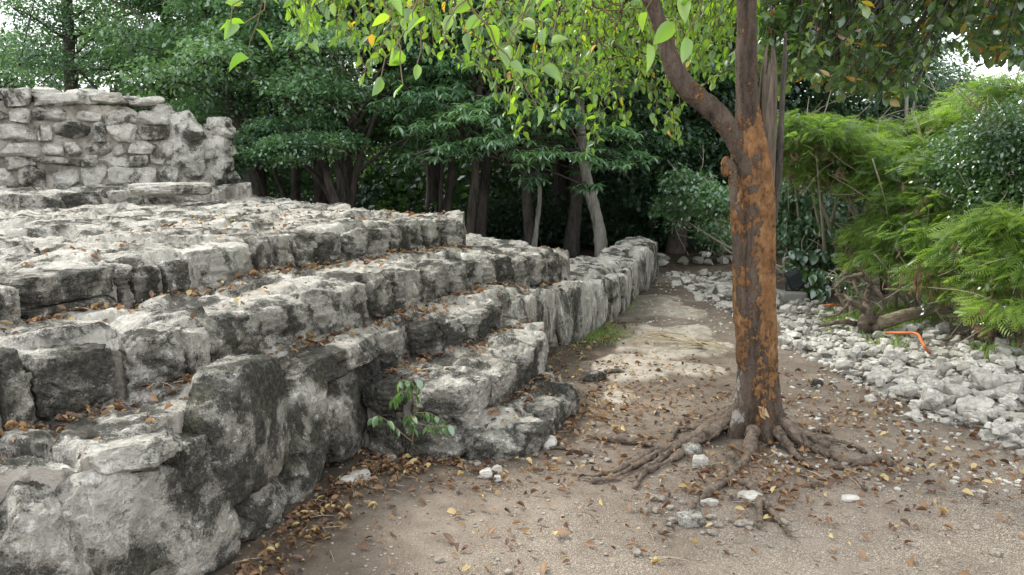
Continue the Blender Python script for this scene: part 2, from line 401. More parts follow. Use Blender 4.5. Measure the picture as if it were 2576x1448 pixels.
E5 = [(-3.1, 2.3), (-2.6, 2.8), (-2.24, 3.45), (-2.03, 4.09), (-1.79, 4.53), (-1.67, 5.17), (-1.24, 5.67), (-.9, 6.28), (-.45, 7.12)]
E6 = [(-8.0, 6.1), (-6.5, 6.95), (-5.0, 7.9), (-4.3, 8.85), (-3.6, 9.6)]
PO = {1: E1 + [(.1, 5.7), (-.3, 5.7)],
      2: E2 + [(.2, 5.7), (-.1, 5.9), (-.9, 5.9)],
      3: E3 + EW + [(1.65, 11.3), (1.2, 10.2), (.95, 9.3), (.5, 8.9), (-1, 9.9), (-4, 12.6), (-11, 13), (-11, 1.7)],
      4: E4 + [(.54, 7.4), (.05, 7.9), (-.5, 8.5), (-2, 10.0), (-4, 12.3), (-11, 12.7), (-11, 2.1)],
      5: E5 + [(-.42, 7.45), (-1.58, 8.35), (-3.4, 11.0), (-5, 12.2), (-11, 12.4), (-11, 2.2)],
      6: E6 + [(-3.3, 10.3), (-3.7, 11.3), (-11, 11.6), (-11, 5.0)]}
def level(k, x, y):
    x = np.asarray(x, float); y = np.asarray(y, float)
    if k == 1: return 0.165 + 0 * y
    if k == 2: return 0.385 + .03 * smooth(4.8, 5.2, y)
    if k == 3: return 0.60 - 0.12 * smooth(5.6, 7.2, y) * smooth(-1.2, .2, x) - .05 * smooth(.7, 1.2, x) + .05 * smooth(1.35, 1.5, x)
    if k == 4: return 0.85 - 0.12 * smooth(5.4, 7.2, y) * smooth(-1.0, .2, x)
    if k == 5: return 1.04 + 0.03 * smooth(4, 6, y)
    return 1.235 + 0 * y
def seg_dist(x, y, line):
    d = np.full(x.shape, 99.0)
    for (ax, ay), (bx, by) in zip(line[:-1], line[1:]):
        ux, uy = bx - ax, by - ay; t = np.clip(((x - ax) * ux + (y - ay) * uy) / (ux * ux + uy * uy), 0, 1)
        d = np.minimum(d, np.hypot(x - ax - t * ux, y - ay - t * uy))
    return d
RXY = atz(1890, 1120)
SLABS = [(1650, 772, 95, 24), (1600, 832, 110, 22), (1700, 836, 80, 16), (1640, 868, 110, 16), (1740, 884, 120, 16), (1560, 996, 42, 13), (1590, 925, 90, 22), (1700, 700, 60, 10), (1760, 930, 90, 14)]
SL = []
for a, b, c, d in SLABS:
    x0, y0 = atz(a, b); x1, _ = atz(a + c, b); _, y1 = atz(a, b - d); SL.append((x0, y0, x1 - x0, y1 - y0))
def slab_mask(x, y):
    P = p3(x, y); n1 = fbm(P * 2.6, 5, 5) * .7; n2 = fbm(P * 2.2 + 9, 4, 8) * .5; m = np.zeros(x.shape)
    for x0, y0, rx, ry in SL:
        d = np.sqrt(((x - x0) / rx) ** 2 + ((y - y0) / ry / 1.25) ** 2) + n1 + .4 * n2
        m = np.maximum(m, smooth(1.05, .9, d))
    return m
def ground_z(x, y):
    x = np.atleast_1d(np.asarray(x, float)); y = np.atleast_1d(np.asarray(y, float)); P = p3(x, y)
    z = .012 * fbm(P * 1.6, 3, 3) + .006 * fbm(P * 7, 3, 4)
    r2 = (x - RXY[0]) ** 2 + (y - RXY[1]) ** 2
    z = z + .045 * np.exp(-r2 / .35) + .03 * np.exp(-r2 / .06)
    z = z + .020 * slab_mask(x, y) * (1 + .8 * fbm(P * 4, 3, 6))
    z = z + .05 * smooth(3.2, 4.2, x - .15 * y + .8) * smooth(14, 8, y)
    z = z + .25 * smooth(14, 30, y) * (1 + fbm(P * .12, 2, 9))
    return z
def flag(x, y, cx, cy, ang, seed):
    """irregular paving: returns (joint distance 0..1, relief height)"""
    ca, sa = math.cos(ang), math.sin(ang)
    wv = fbm(p3(x, y) * 2.5, 3, seed + 50) * .10
    u = (x * ca + y * sa + wv) / cx; v = (-x * sa + y * ca + wv) / cy
    iu, iv = np.floor(u), np.floor(v); d1 = np.full(x.shape, 9.); d2 = np.full(x.shape, 9.)
    bx = np.zeros(x.shape); by = np.zeros(x.shape); bh = np.zeros(x.shape); z0 = np.zeros(x.shape)
    for a in (-1, 0, 1):
        for b in (-1, 0, 1):
            ju, jv = iu + a, iv + b
            qx = ju + .5 + .42 * (2 * _hash(ju + 5000, jv + 5000, z0, seed) - 1); qy = jv + .5 + .42 * (2 * _hash(ju + 5000, jv + 5000, z0, seed + 1) - 1)
            d = np.maximum(np.abs(u - qx), np.abs(v - qy)) * .5 + .5 * np.hypot(u - qx, v - qy)
            cl = d < d1
            d2 = np.where(cl, d1, np.minimum(d2, d)); d1 = np.where(cl, d, d1)
            bx = np.where(cl, u - qx, bx); by = np.where(cl, v - qy, by); bh = np.where(cl, _hash(ju + 5000, jv + 5000, z0, seed + 2), bh)
    e = d2 - d1
    h = smooth(.02, .16, e) * (.016 + .034 * bh) + (bh - .5) * .05 * bx * 2 + (np.mod(bh * 7, 1) - .5) * .06 * by * 2
    return e, h
INSET = {1: .09, 2: .09, 3: .075, 4: .07, 5: .07, 6: .09}
def surface(x, y):
    """height of the highest tread or the ground, and its level number"""
    x = np.atleast_1d(np.asarray(x, float)); y = np.atleast_1d(np.asarray(y, float))
    wob = p3(x, y); wx = x + .015 * fbm(wob * 5, 2, 71); wy = y + .015 * fbm(wob * 5, 2, 72)
    z = ground_z(x, y) - .04; k = np.zeros(x.shape, int); j = np.zeros(x.shape)
    for n in range(1, 7):
        m = inside(wx, wy, PO[n]) & (seg_dist(wx, wy, {1: E1, 2: E2, 3: E3 + EW, 4: E4, 5: E5, 6: E6}[n]) > INSET[n] + (.08 * smooth(4.6, 4.2, wy) if n == 3 else 0))
        if not m.any(): continue
        xm, ym = x[m], y[m]
        if n == 3: pass
        e, h = flag(xm, ym, .42 if n < 5 else .46, .24 if n < 5 else .28, .35, n * 7)
        P = p3(xm, ym)
        h = h + .018 * fbm(P * 7, 4, 33, .6, True) + .02 * fbm(P * 1.3, 3, 34) + .008 * fbm(P * 24, 3, 35)
        dl = seg_dist(xm, ym, {1: E1, 2: E2, 3: E3 + EW, 4: E4, 5: E5, 6: E6}[n]); z[m] = level(n, xm, ym) + h - .012 - .07 * smooth(INSET[n] + .10, INSET[n] + .02, dl); k[m] = n; j[m] = smooth(.10, .02, e)
    return z, k, j

# ground sheet: polar grid, fine near the camera
def ground():
    r = np.concatenate([np.linspace(.2, 1.8, 14)[:-1], np.exp(np.linspace(math.log(1.8), math.log(16), 330)), np.linspace(17, 40, 30), np.linspace(50, 400, 12)])
    th = np.concatenate([np.linspace(-math.pi, math.radians(-45), 60)[:-1], np.linspace(math.radians(-45), math.radians(45), 620), np.linspace(math.radians(45), math.pi, 60)[1:]])
    R, T = np.meshgrid(r, th, indexing='ij'); x = (R * np.sin(T)).ravel(); y = (R * np.cos(T)).ravel()
    z = ground_z(x, y); n = len(th)
    i = np.arange(len(r) - 1)[:, None] * n; j = np.arange(n - 1)[None, :]
    Q = np.stack([i + j, i + n + j, i + n + j + 1, i + j + 1], -1).reshape(-1, 4)
    g = smooth(4.6, 2.6, y - .22 * x) * .85 * smooth(-.9, .3, x) + .18 + .35 * smooth(1.5, 2.5, x) * smooth(8, 3, y)
    V = np.stack([x, y, z], 1)
    c = len(V); V = np.vstack([V, (0, 0, 0)])
    me = mesh('ground', V, Q, M_GROUND, {'tint': np.append(slab_mask(x, y), 0), 'gravel': np.append(g, .5), 'dark_ground': np.append(np.clip(smooth(10.5, 13.5, y + .8 * fbm(p3(x, y) * .5, 3, 2)) + .6 * smooth(.62, .12, seg_dist(x, y, E3 + EW) + .14 * fbm(p3(x, y) * 3, 3, 12)) + .4 * smooth(.7, .2, np.hypot(x - RXY[0], y - RXY[1]) + .2 * fbm(p3(x, y) * 4, 3, 13)), 0, 1), 0)},  # leaf mould far off; ground also darker along the wall foot and trunk
              True, np.array([(c, a, a + 1) for a in range(n - 1)]))
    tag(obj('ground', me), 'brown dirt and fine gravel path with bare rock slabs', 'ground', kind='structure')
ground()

# ------------------------------------------------------------------ stone blocks
def cube_sphere(n):
    a = np.linspace(-1, 1, n + 1); key = {}; V = []; Q = []
    G, H2 = np.meshgrid(a, a, indexing='ij')
    for ax in range(3):
        for s in (-1, 1):
            P = np.zeros((n + 1, n + 1, 3)); P[..., ax] = s; P[..., (ax + 1) % 3] = G; P[..., (ax + 2) % 3] = H2
            idx = np.zeros((n + 1, n + 1), int)
            for i in range(n + 1):
                for j in range(n + 1):
                    kk = tuple(np.round(P[i, j] * n).astype(int))
                    if kk not in key: key[kk] = len(V); V.append(P[i, j])
                    idx[i, j] = key[kk]
            q = np.stack([idx[:-1, :-1], idx[1:, :-1], idx[1:, 1:], idx[:-1, 1:]], -1).reshape(-1, 4)
            Q.append(q if s > 0 else q[:, ::-1])
    return np.array(V), np.concatenate(Q)
CS = {n: cube_sphere(n) for n in (5, 8, 10, 14, 20, 26, 34, 40)}
def stone(dims, seed, n=20, e=5.0, cuts=7, rough=1.0, strat=(1, 1, 2.2), cutlo=.72):
    """a broken stone of full size dims, centred on the origin"""
    rs = np.random.RandomState(seed); V, Q = CS[n]; V = V.copy()
    V = V / (np.sum(np.abs(V) ** e, 1) ** (1 / e))[:, None]
    for c in range(int(cuts * 1.6)):
        d = rs.normal(size=3); d[2] *= .8; d /= np.linalg.norm(d); mx_ = np.abs(d).sum()
        h = (rs.uniform(cutlo, .95)) * (1 + (mx_ - 1) * .62)
        s = V @ d - h; s = np.maximum(s, 0); V -= s[:, None] * d[None]
    V *= np.asarray(dims) / 2
    W = V * np.asarray(strat) + seed * 3.17
    Nn = V / (np.linalg.norm(V, axis=1)[:, None] + 1e-9)
    m = min(dims)
    ms = min(m, .32); d = .13 * m * fbm(W * (1.0 / m), 3, seed) + .085 * ms * fbm(W * (2.2 / ms), 4, seed + 9, .62, True) + .008 * fbm(W * 22, 3, seed + 5, .6, True)
    # ledges left by layers that broke away
    q = W[:, 2] / m * 2.4 + 1.2 * fbm(W * (1.2 / m), 2, seed + 31); q = q - np.floor(q)
    d = d - .05 * m * smooth(.0, .25, q) * smooth(1.0, .55, q) * (strat[2] > 1.5)
    # weathered pockets
    pk = fbm(W * (2.2 / m), 2, seed + 77); d = d - .10 * m * smooth(.42, .75, pk)
    V = V + Nn * (d * rough)[:, None]
    lo, hi = V.min(0), V.max(0); return (V - (lo + hi) / 2) * (np.asarray(dims) / (hi - lo)), Q

def along(line):
    P = np.asarray(line, float); s = np.concatenate([[0], np.cumsum(np.linalg.norm(np.diff(P, axis=0), axis=1))])
    def at(t):
        return np.array([np.interp(t, s, P[:, 0]), np.interp(t, s, P[:, 1])])
    return at, s
def px_to_s(line, z, pxs):
    at, s = along(line); ts = np.linspace(0, s[-1], 800); P = np.array([np.append(at(t), z) for t in ts]); px, _ = proj(P)
    return [ts[int(np.argmin(np.abs(px - q)))] for q in pxs]

platform = empty('stepped_stone_platform', (-2.0, 7.0, 0), 'weathered grey limestone platform climbing in broad uneven steps to the left', 'stone platform')
POFF = np.array((-2.0, 7.0, 0))
BUDGET = [0]
small_blocks = Bag()
def block_row(line, kb, kt, cuts, seed, depth=.26, zlift=.02, mats=(M_ROCK, M_ROCK, M_ROCKD), batter=.0, n=20, e=5.0, split=.0, strat=(1, 1, 2.2), zb=None, out=.02, vary=.03, part=True, heights=None, mats_by=None):
    """stones along a riser; cuts = arc positions of the joints"""
    at, s = along(line); rs = np.random.RandomState(seed)
    for i in range(len(cuts) - 1):
        s0, s1 = cuts[i], cuts[i + 1]
        if s1 - s0 < .05: continue
        a, b = at(s0), at(s1); mid = at((s0 + s1) / 2); mid = (mid * 2 + (a + b) / 2) / 3
        T = b - a; L = np.linalg.norm(T); T /= L; Nn = np.array((T[1], -T[0]))     # outward normal (to the right of the walking direction)
        ztop = float(level(kt, mid[0], mid[1])) + zlift + rs.uniform(-vary, vary) * .7
        if heights and heights.get(i) is not None: ztop += heights[i]
        zbot = (float(level(kb, mid[0], mid[1])) if kb else 0.0) - .06
        if zb is not None: zbot = zb - .06
        hs = [(zbot, ztop)]
        if rs.rand() < split:
            zm = zbot + (ztop - zbot) * rs.uniform(.42, .58); hs = [(zbot, zm + .01), (zm, ztop)]
        for q, (z0, z1) in enumerate(hs):
            dd = depth * rs.uniform(.85, 1.2); ln = L * (.975 if len(hs) == 1 else rs.uniform(.94, 1.06)) + .005
            V, Q = stone((ln, dd, z1 - z0), seed * 100 + i * 3 + q, n=n, e=e * 1.7, cuts=rs.randint(6, 11), strat=strat, cutlo=.72)
            yaw = math.atan2(T[1], T[0]) + rs.uniform(-.08, .08); c, s_ = math.cos(yaw), math.sin(yaw); roll = rs.uniform(-.05, .05)
            V = V.copy(); V[:, 2] += V[:, 0] * roll; V[:, 1] += batter * V[:, 2]
            X = V[:, 0] * c - V[:, 1] * s_; Y = V[:, 0] * s_ + V[:, 1] * c
            o = mid - Nn * (dd / 2 - out - rs.uniform(-.02, .025))
            W = np.stack([X + o[0], Y + o[1], V[:, 2] + (z0 + z1) / 2], 1)
            mt = mats[rs.randint(len(mats))]
            if mats_by and mats_by.get(i) is not None: mt = mats_by[i]
            if part and BUDGET[0] < 99:
                BUDGET[0] += 1
                obj('stone_block', mesh('stone_block', W - POFF, Q, mt), platform)
            else: small_blocks.add(W, Q)
def cuts_auto(line, lo, hi, seed, s0=0, s1=None):
    at, s = along(line); rs = np.random.RandomState(seed); s1 = s[-1] if s1 is None else s1; r = [s0]
    while r[-1] < s1 - hi * .6: r.append(r[-1] + rs.uniform(lo, hi))
    r[-1] = s1 if s1 - r[-1] < .1 else r[-1]
    if r[-1] < s1: r.append(s1)
    return r
def cuts_px(line, z, pxs, tail=True):
    r = px_to_s(line, z, pxs); at, s = along(line)
    if tail and s[-1] - r[-1] > .12: r.append(s[-1])
    return r

# near flank wall (big upright boulders), then the corner of the third tread
at3, s3 = along(E3)
def s_of(line, k):
    P = np.asarray(line, float); return float(np.sum(np.linalg.norm(np.diff(P[:k + 1], axis=0), axis=1)))
q_ = px_to_s(E3, .35, [5, 235, 500, 600, 735, 780, 850, 960])
for i_, (a_, b_, z0_, z1_, dp, e_, mt_, o_, seed_) in enumerate((
        (0, .55, -.06, .58, .45, 4, M_ROCK, .0, 1), (.55, q_[0], -.06, .56, .45, 4, M_ROCK, .02, 2),
        (q_[0] - .05, q_[1], -.06, .60, .52, 3.2, M_ROCK, .03, 23), (q_[1] - .02, q_[3], -.06, .565, .46, 3.6, M_ROCK, .02, 14),
        (q_[1] + .14, q_[2] + .02, .52, .625, .40, 5, M_ROCK, .0, 5), (q_[2], q_[3] + .04, .34, .56, .40, 4, M_ROCK, -.03, 6),
        (q_[3] - .08, q_[4] + .03, .16, .77, .30, 3.2, M_ROCKD, .03, 7), (q_[3] + .02, q_[4] + .04, -.06, .22, .34, 4, M_ROCK, .01, 8),
        (q_[4] - .02, q_[6], -.06, .56, .34, 3.0, M_ROCKD, .03, 9), (q_[5], q_[7] + .12, .44, .64, .42, 4, M_ROCK, .03, 10),
        (q_[6] - .04, q_[7], -.06, .48, .36, 3.2, M_ROCKD, .0, 11), (q_[7] - .06, s_of(E3, 9) + .05, -.06, .52, .36, 3.5, M_ROCK, -.01, 12))):
    pa, pb = at3(a_), at3(b_); T_ = pb - pa; L_ = np.linalg.norm(T_); T_ /= L_; N_ = np.array((T_[1], -T_[0]))
    V, Q = stone((L_ * 1.10 + .03, dp, z1_ - z0_), 3300 + seed_, n=40, e=e_ * 1.4, cuts=10, strat=(1.3, 1.3, 1.2), cutlo=.66)
    yw = math.atan2(T_[1], T_[0]); c_, s__ = math.cos(yw), math.sin(yw); o = (pa + pb) / 2 - N_ * (dp / 2 - o_)
    W = np.stack([V[:, 0] * c_ - V[:, 1] * s__ + o[0], V[:, 0] * s__ + V[:, 1] * c_ + o[1], V[:, 2] + (z0_ + z1_) / 2], 1); BUDGET[0] += 1
    obj('stone_block', mesh('stone_block', W - POFF, Q, mt_), platform)
block_row(E3, 2, 3, [s_of(E3, 9), s_of(E3, 10), s_of(E3, 12) - .08, s_of(E3, 12) + .08, s_of(E3, 13) - .12, s_of(E3, 13) + .12, s_of(E3, 14)], 5, depth=.32, n=26, split=.15, heights={1: .0}, mats=(M_ROCK, M_ROCKP, M_ROCK))
# mossy stretch and long fluted wall
block_row(EW, 0, 3, cuts_auto(EW, .17, .34, 8), 9, depth=.30, mats=(M_ROCKV,), n=26, e=4.5, strat=(1.6, 1.6, .55), vary=.06, out=.03, split=.15)
# stair
block_row(E1, 0, 1, [s_of(E1, 1) - .04, s_of(E1, 3) + .02, s_of(E1, 4) - .08, s_of(E1, 5) - .16, s_of(E1, 5) + .03, s_of(E1, 6)], 12, depth=.40, n=34, e=4.0, mats=(M_ROCK,), mats_by={0: M_ROCKD, 1: M_ROCK, 2: M_ROCKD}, zlift=.012, strat=(1.2, 1.2, 1.3))
block_row(E2, 0, 2, [0, .30, s_of(E2, 2) + .03], 14, depth=.42, n=34, zb=-.02, mats=(M_ROCKD,), e=4.0, split=1.0, strat=(1.2, 1.2, 1.4))
block_row(E2, 1, 2, [s_of(E2, 2), s_of(E2, 2) + .3, s_of(E2, 3) + .02, s_of(E2, 5)], 15, depth=.34, n=34, mats=(M_ROCK,), heights={2: .05}, strat=(1.2, 1.2, 1.4))
# fourth ledge
c4 = [0, .35, .75] + cuts_px(E4, .86, [5, 75, 300, 490, 525, 670, 790, 940, 1000, 1080, 1125, 1180, 1221, 1260, 1300, 1345, 1390], True)
block_row(E4, 3, 4, c4, 21, depth=.30, n=26, e=5, mats=(M_ROCK, M_ROCK), mats_by={3: M_ROCKD, 4: M_ROCKD, 5: M_ROCK, 7: M_ROCKD, 9: M_ROCK, 10: M_ROCKD, 12: M_ROCKD}, zlift=.03)
# fifth ledge (edge of the upper terrace)
c5 = [0, .4, .8] + cuts_px(E5, 1.04, [5, 45, 305, 330, 415, 495, 640, 690, 745, 800, 870, 930, 990, 1035, 1070, 1110], True)
block_row(E5, 4, 5, c5, 31, depth=.28, n=20, e=5, split=.15, mats=(M_ROCK, M_ROCK), mats_by={4: M_ROCKD, 6: M_ROCKD, 8: M_ROCKP, 9: M_ROCKD}, zlift=.03)
# sixth low ledge under the ruined wall
block_row(E6, 5, 6, cuts_auto(E6, .3, .7, 41), 41, depth=.5, n=14, e=6, mats=(M_ROCK, M_ROCKP, M_ROCKD), strat=(1, 1, 3))
# far edges
for ln, kb, kt, sd_ in (([(-.45, 7.12), (-.42, 7.45), (-1.58, 8.35), (-3.4, 11.0)], 3, 5, 51), ([(.48, 7.26), (.54, 7.4), (.05, 7.9), (-.5, 8.5)], 3, 4, 52), ([(2.0, 11.1), (1.65, 11.3), (1.2, 10.2), (.95, 9.3), (.5, 8.9), (-.8, 9.8)], 0, 3, 53)):
    block_row(ln, kb, kt, cuts_auto(ln, .25, .45, sd_), sd_, depth=.28, n=10, part=False, zlift=.0)
tag(obj('smaller_stones', small_blocks.mesh('smaller_stones', M_ROCK, off=POFF), platform), kind='stuff')

# treads: one sheet per level of irregular paving
def treads():
    r = np.exp(np.linspace(math.log(1.6), math.log(15), 560)); th = np.linspace(math.radians(-62), math.radians(17), 760)
    R, T = np.meshgrid(r, th, indexing='ij'); x = (R * np.sin(T)).ravel(); y = (R * np.cos(T)).ravel()
    z, k, j = surface(x, y); n = len(th)
    i = np.arange(len(r) - 1)[:, None] * n; jj = np.arange(n - 1)[None, :]
    Q = np.stack([i + jj, i + n + jj, i + n + jj + 1, i + jj + 1], -1).reshape(-1, 4)
    kq = k[Q]; lv = kq.max(1); V = np.stack([x, y, z], 1) - POFF; steep = (kq.min(1) != lv)
    for n_ in range(1, 7):
        q = Q[(lv == n_) & ~steep]; u, inv = np.unique(q, return_inverse=True)
        obj('paved_tread', mesh('paved_tread', V[u], inv.reshape(-1, 4), M_PAVE, {'tint': j[u]}), platform)
    q = Q[(lv > 0) & steep]; u, inv = np.unique(q, return_inverse=True)
    obj('mortar_core', mesh('mortar_core', V[u], inv.reshape(-1, 4), M_MORTAR), platform)
treads()

# ------------------------------------------------------------------ ruined wall on the top of the platform
def ruined_wall():
    A, B = np.array((-8.2, 8.3)), np.array((-3.66, 10.35))
    T = (B - A); L = np.linalg.norm(T); T /= L; N = np.array((T[1], -T[0])); base = 1.20
    root = empty('ruined_wall', (-5.5, 9.5, base), 'ruined rubble masonry wall with pale rounded stones standing on the upper terrace', 'stone wall')
    off = np.array((-5.5, 9.5, base)); rs = np.random.RandomState(7)
    D = .62
    tops = [(0, 2.42), (L - 2.6, 2.33), (L - 1.05, 2.29), (L - .85, 2.13), (L - .3, 2.08), (L, 1.95)]
    topz = lambda s: np.interp(s, [a for a, b in tops], [b for a, b in tops])
    # core
    n = 90; m = 26; V = []
    S = np.linspace(-.1, L - .12, n); H = np.linspace(0, 1, m); G, K = np.meshgrid(S, H, indexing='ij'); g, k = G.ravel(), K.ravel()
    def sheet(dn, bag_pts):
        return bag_pts
    bag = Bag()
    for side in (1, -1):
        z = base - .1 + k * (topz(g) - .07 - base + .1); d = -.065 if side == 1 else -D + .07
        P = np.stack([A[0] + T[0] * g + N[0] * d, A[1] + T[1] * g + N[1] * d, z], 1)
        P[:, :2] += N[None] * (.035 * fbm(P * 6, 3, 4 + side))[:, None]
        i = np.arange(n - 1)[:, None] * m; j = np.arange(m - 1)[None, :]
        q = np.stack([i + j, i + m + j, i + m + j + 1, i + j + 1], -1).reshape(-1, 4); bag.add(P, q if side == 1 else q[:, ::-1])
        if side == 1: front = P.reshape(n, m, 3)
        else: back = P.reshape(n, m, 3)
    for a, b in ((front[:, -1], back[:, -1]), (front[-1], back[-1]), (front[0], back[0])):
        V = np.vstack([a, b]); c = len(a); bag.add(V, [(i, i + 1, c + i + 1, c + i) for i in range(c - 1)])
    obj('mortar_core', bag.mesh('mortar_core', M_MORTAR, off=off), root)
    cnt = 0; rest = Bag()
    def put(cx, cz, dx, dz, dy, d, seed, mt=None, name='stone_block', yawx=0, n=14, e=3.6, fix=None):
        nonlocal cnt
        V, Q = stone((dx, dy, dz), seed, n=n, e=e * 2, cuts=10, strat=(1, 1, 1.5), rough=.9, cutlo=.6)
        rot = rs.uniform(-.12, .12); V = V.copy(); V[:, 2] += V[:, 0] * rot
        yaw = math.atan2(T[1], T[0]) + yawx; c, s_ = math.cos(yaw), math.sin(yaw)
        o = A + T * cx - N * d if fix is None else np.array(fix)
        W = np.stack([V[:, 0] * c - V[:, 1] * s_ + o[0], V[:, 0] * s_ + V[:, 1] * c + o[1], V[:, 2] + cz], 1)
        cnt += 1
        if cnt <= 99: obj(name, mesh(name, W - off, Q, mt or M_WALL), root)
        else: rest.add(W, Q)
    # courses, seen stones first (right part of the wall)
    s_right = L - .55; z = base
    courses = [.30, .13, .17, .22, .16, .24]
    rows = []
    for ci, h in enumerate(courses):
        s = s_right - .02 * ci
        while s > .3:
            wd = rs.uniform(.14, .46) * (1.25 if ci in (0, 5) else 1)
            rows.append((s - wd / 2, z + h / 2 + rs.uniform(-.02, .02), wd, h * rs.uniform(.75, 1.2), ci)); s -= wd + rs.uniform(.0, .03)
        z += h
    rows.sort(key=lambda q: -q[0])
    for i, (s, zc, wd, h, ci) in enumerate(rows):
        if zc + h / 2 > topz(s) + .06: h = max(.1, topz(s) + .03 - (zc - h / 2)); 
        if s < 1.0 and cnt > 60: pass
        put(s, zc, wd + .02, h + .02, rs.uniform(.22, .3), .10 + rs.uniform(-.02, .03), 900 + i, mt=(M_WALL, M_ROCKP, M_WALL, M_ROCK)[i % 4])
    # cap stones
    for q, (px, w_, hh) in enumerate(((70, .62, .15), (120, .38, .20), (205, .5, .22), (300, .34, .14), (368, .36, .30))):
        x = aty(px, 300, 9.6)[0]; s = (x - A[0]) / T[0]
        put(s, topz(s) + hh * .12, w_, hh, .5, .28, 1200 + q, mt=(M_ROCK, M_ROCKP, M_ROCKP, M_WALL, M_WALL)[q], n=20)
    # rounded tall end block
    put(L - .42, (base + 2.15) / 2, .62, 1.04, .60, .25, 1300, mt=M_WALL, n=40, e=2.8)
    put(L - .14, base + .34, .42, .75, .5, .28, 1301, mt=M_WALL, n=26, e=3)
    for q, zz in enumerate((.35, .52, .64, .76, .86, .18)):
        put(L + .0 + .03 * (q % 2), base + zz - .02, .26, .19, .34, .20 + .04 * (q % 3), 1310 + q, mt=(M_WALL, M_ROCKP)[q % 2], yawx=.5)
    for q, zz in enumerate((.2, .4, .6, .76)):
        put(L - .05, base + zz, .3, .24, .3, .50, 1330 + q, mt=M_WALL)
    if rest.n: tag(obj('smaller_stones', rest.mesh('smaller_stones', M_WALL, off=off), root), kind='stuff')
ruined_wall()
# slab lying on the sixth ledge before the wall
V, Q = stone((.86, .50, .16), 77, n=26, e=7, cuts=7, strat=(1, 1, 4))
c = aty(430, 480, 8.9); V = V @ np.array([[math.cos(.45), math.sin(.45), 0], [-math.sin(.45), math.cos(.45), 0], [0, 0, 1]])
tag(obj('flat_slab', mesh('flat_slab', V, Q, M_ROCKP), None, (c[0], c[1], 1.27)), 'broad pale flat slab lying at the foot of the ruined wall', 'stone slab')
#@@PART2
# ------------------------------------------------------------------ the orange-barked tree in the foreground
TY = RXY[1]
def PX(pts, Y=None):
    """(px, py, width px[, dY]) on the photograph -> points and radii in metres near the plane Y"""
    P, R = [], []
    for q in pts:
        y = (Y if Y is not None else TY) + (q[3] if len(q) > 3 else 0); P.append(aty(q[0], q[1], y)); R.append(q[2] / 2 * y / F * .87)
    return np.array(P), np.array(R)
def bark_bump(amp, seed, flute=0.0, zf=0.0):
    def fn(V, D, P, R):
        X = V.reshape(-1, 3); s = X * np.array((1, 1, .35))
        d = amp * fbm(s * 9, 4, seed) + amp * .6 * fbm(s * 34, 3, seed + 3, .6, True) + amp * .5 * smooth(.1, .25, fbm(s * 15, 3, seed + 6))
        if flute:
            z = X[:, 2]; an = np.arctan2(D.reshape(-1, 3)[:, 1], D.reshape(-1, 3)[:, 0])
            k = np.exp(-np.maximum(z - zf, 0) / .22)
            d = d + flute * k * (.7 * np.cos(an * 5 + 1.0 + 1.5 * z) + .5 * np.cos(an * 3 + 2.2)) + .006 * np.cos(an * 4 + z * 1.5)
        return V + D * d.reshape(V.shape[:2])[..., None]
    return fn
tree = empty('orange_barked_tree', (RXY[0], RXY[1], 0), 'tall tree with peeling orange and grey bark and spreading surface roots beside the path', 'tree')
TOFF = np.array((RXY[0], RXY[1], 0))
b = Bag()
P, R = PX([(1908, 1165, 178), (1906, 1120, 166), (1905, 1075, 146), (1905, 1030, 126), (1905, 980, 110), (1905, 900, 104), (1903, 800, 102), (1900, 700, 104), (1899, 600, 104), (1897, 500, 106), (1893, 430, 104), (1888, 370, 92), (1883, 310, 72), (1880, 250, 60), (1879, 180, 56), (1878, 90, 53), (1877, 0, 52), (1872, -150, 50), (1860, -400, 44), (1850, -700, 34), (1870, -950, 18)])
tube(b, P, R, 110, n=620, bump=bark_bump(.008, 3, .055, .05))
# tint steers the amount of orange: most between the ground and the fork, on the right-hand side
V = b.v[0]; z = V[:, 2]; x = V[:, 0] - np.interp(z, P[:, 2], P[:, 0])
b.a[0] = np.clip(.44 + .26 * smooth(-.08, .07, x) * smooth(2.0, 1.5, z) * smooth(.25, .7, z) - .16 * smooth(1.7, 2.1, z) + .25 * np.exp(-((z - 1.75) / .10) ** 2) - .08 * smooth(.35, .1, z)
                 - .34 * smooth(-.05, -.115, x) * smooth(.95, .7, z) * smooth(.05, .2, z), 0, 1)
obj('trunk', b.mesh('trunk', M_BARK, off=TOFF), tree)
b = Bag()
P, R = PX([(1885, 430, 40, -.02), (1868, 385, 56, -.03), (1840, 330, 56, -.02), (1808, 292, 54), (1768, 255, 52), (1728, 222, 55), (1702, 185, 52), (1684, 145, 46), (1672, 100, 40), (1655, 50, 38), (1634, 0, 37), (1600, -70, 35), (1520, -190, 32, -.1), (1400, -330, 28, -.3), (1250, -480, 22, -.5)])
tube(b, P, R, 40, A=.30, n=220, bump=bark_bump(.009, 13)); LIMB0 = resample(P, 60)[20:]
obj('limb', b.mesh('limb', M_BARK, off=TOFF), tree)
# secondary limbs above the picture
b = Bag(); LIMBS = [LIMB0]
P0, _ = PX([(1878, -80, 20)])
for tgt, r0 in (((-1.2, 3.6, 3.55), .05), ((-.3, 6.2, 3.8), .05), ((1.0, 6.8, 3.7), .04), ((-.6, 2.9, 3.35), .035), ((2.6, 6.0, 4.2), .04), ((-1.9, 5.2, 3.9), .045), ((.5, 5.2, 3.9), .045), ((.2, 3.8, 3.6), .04)):
    a = P0[0]; m_ = (a + np.array(tgt)) / 2 + np.array((0, 0, .35)); Pn = resample(np.array([a, m_, tgt]), 30)
    tube(b, Pn, np.linspace(r0, .012, 30), 10, A=.2); LIMBS.append(Pn)
obj('upper_limbs', b.mesh('upper_limbs', M_BARK, off=TOFF), tree)
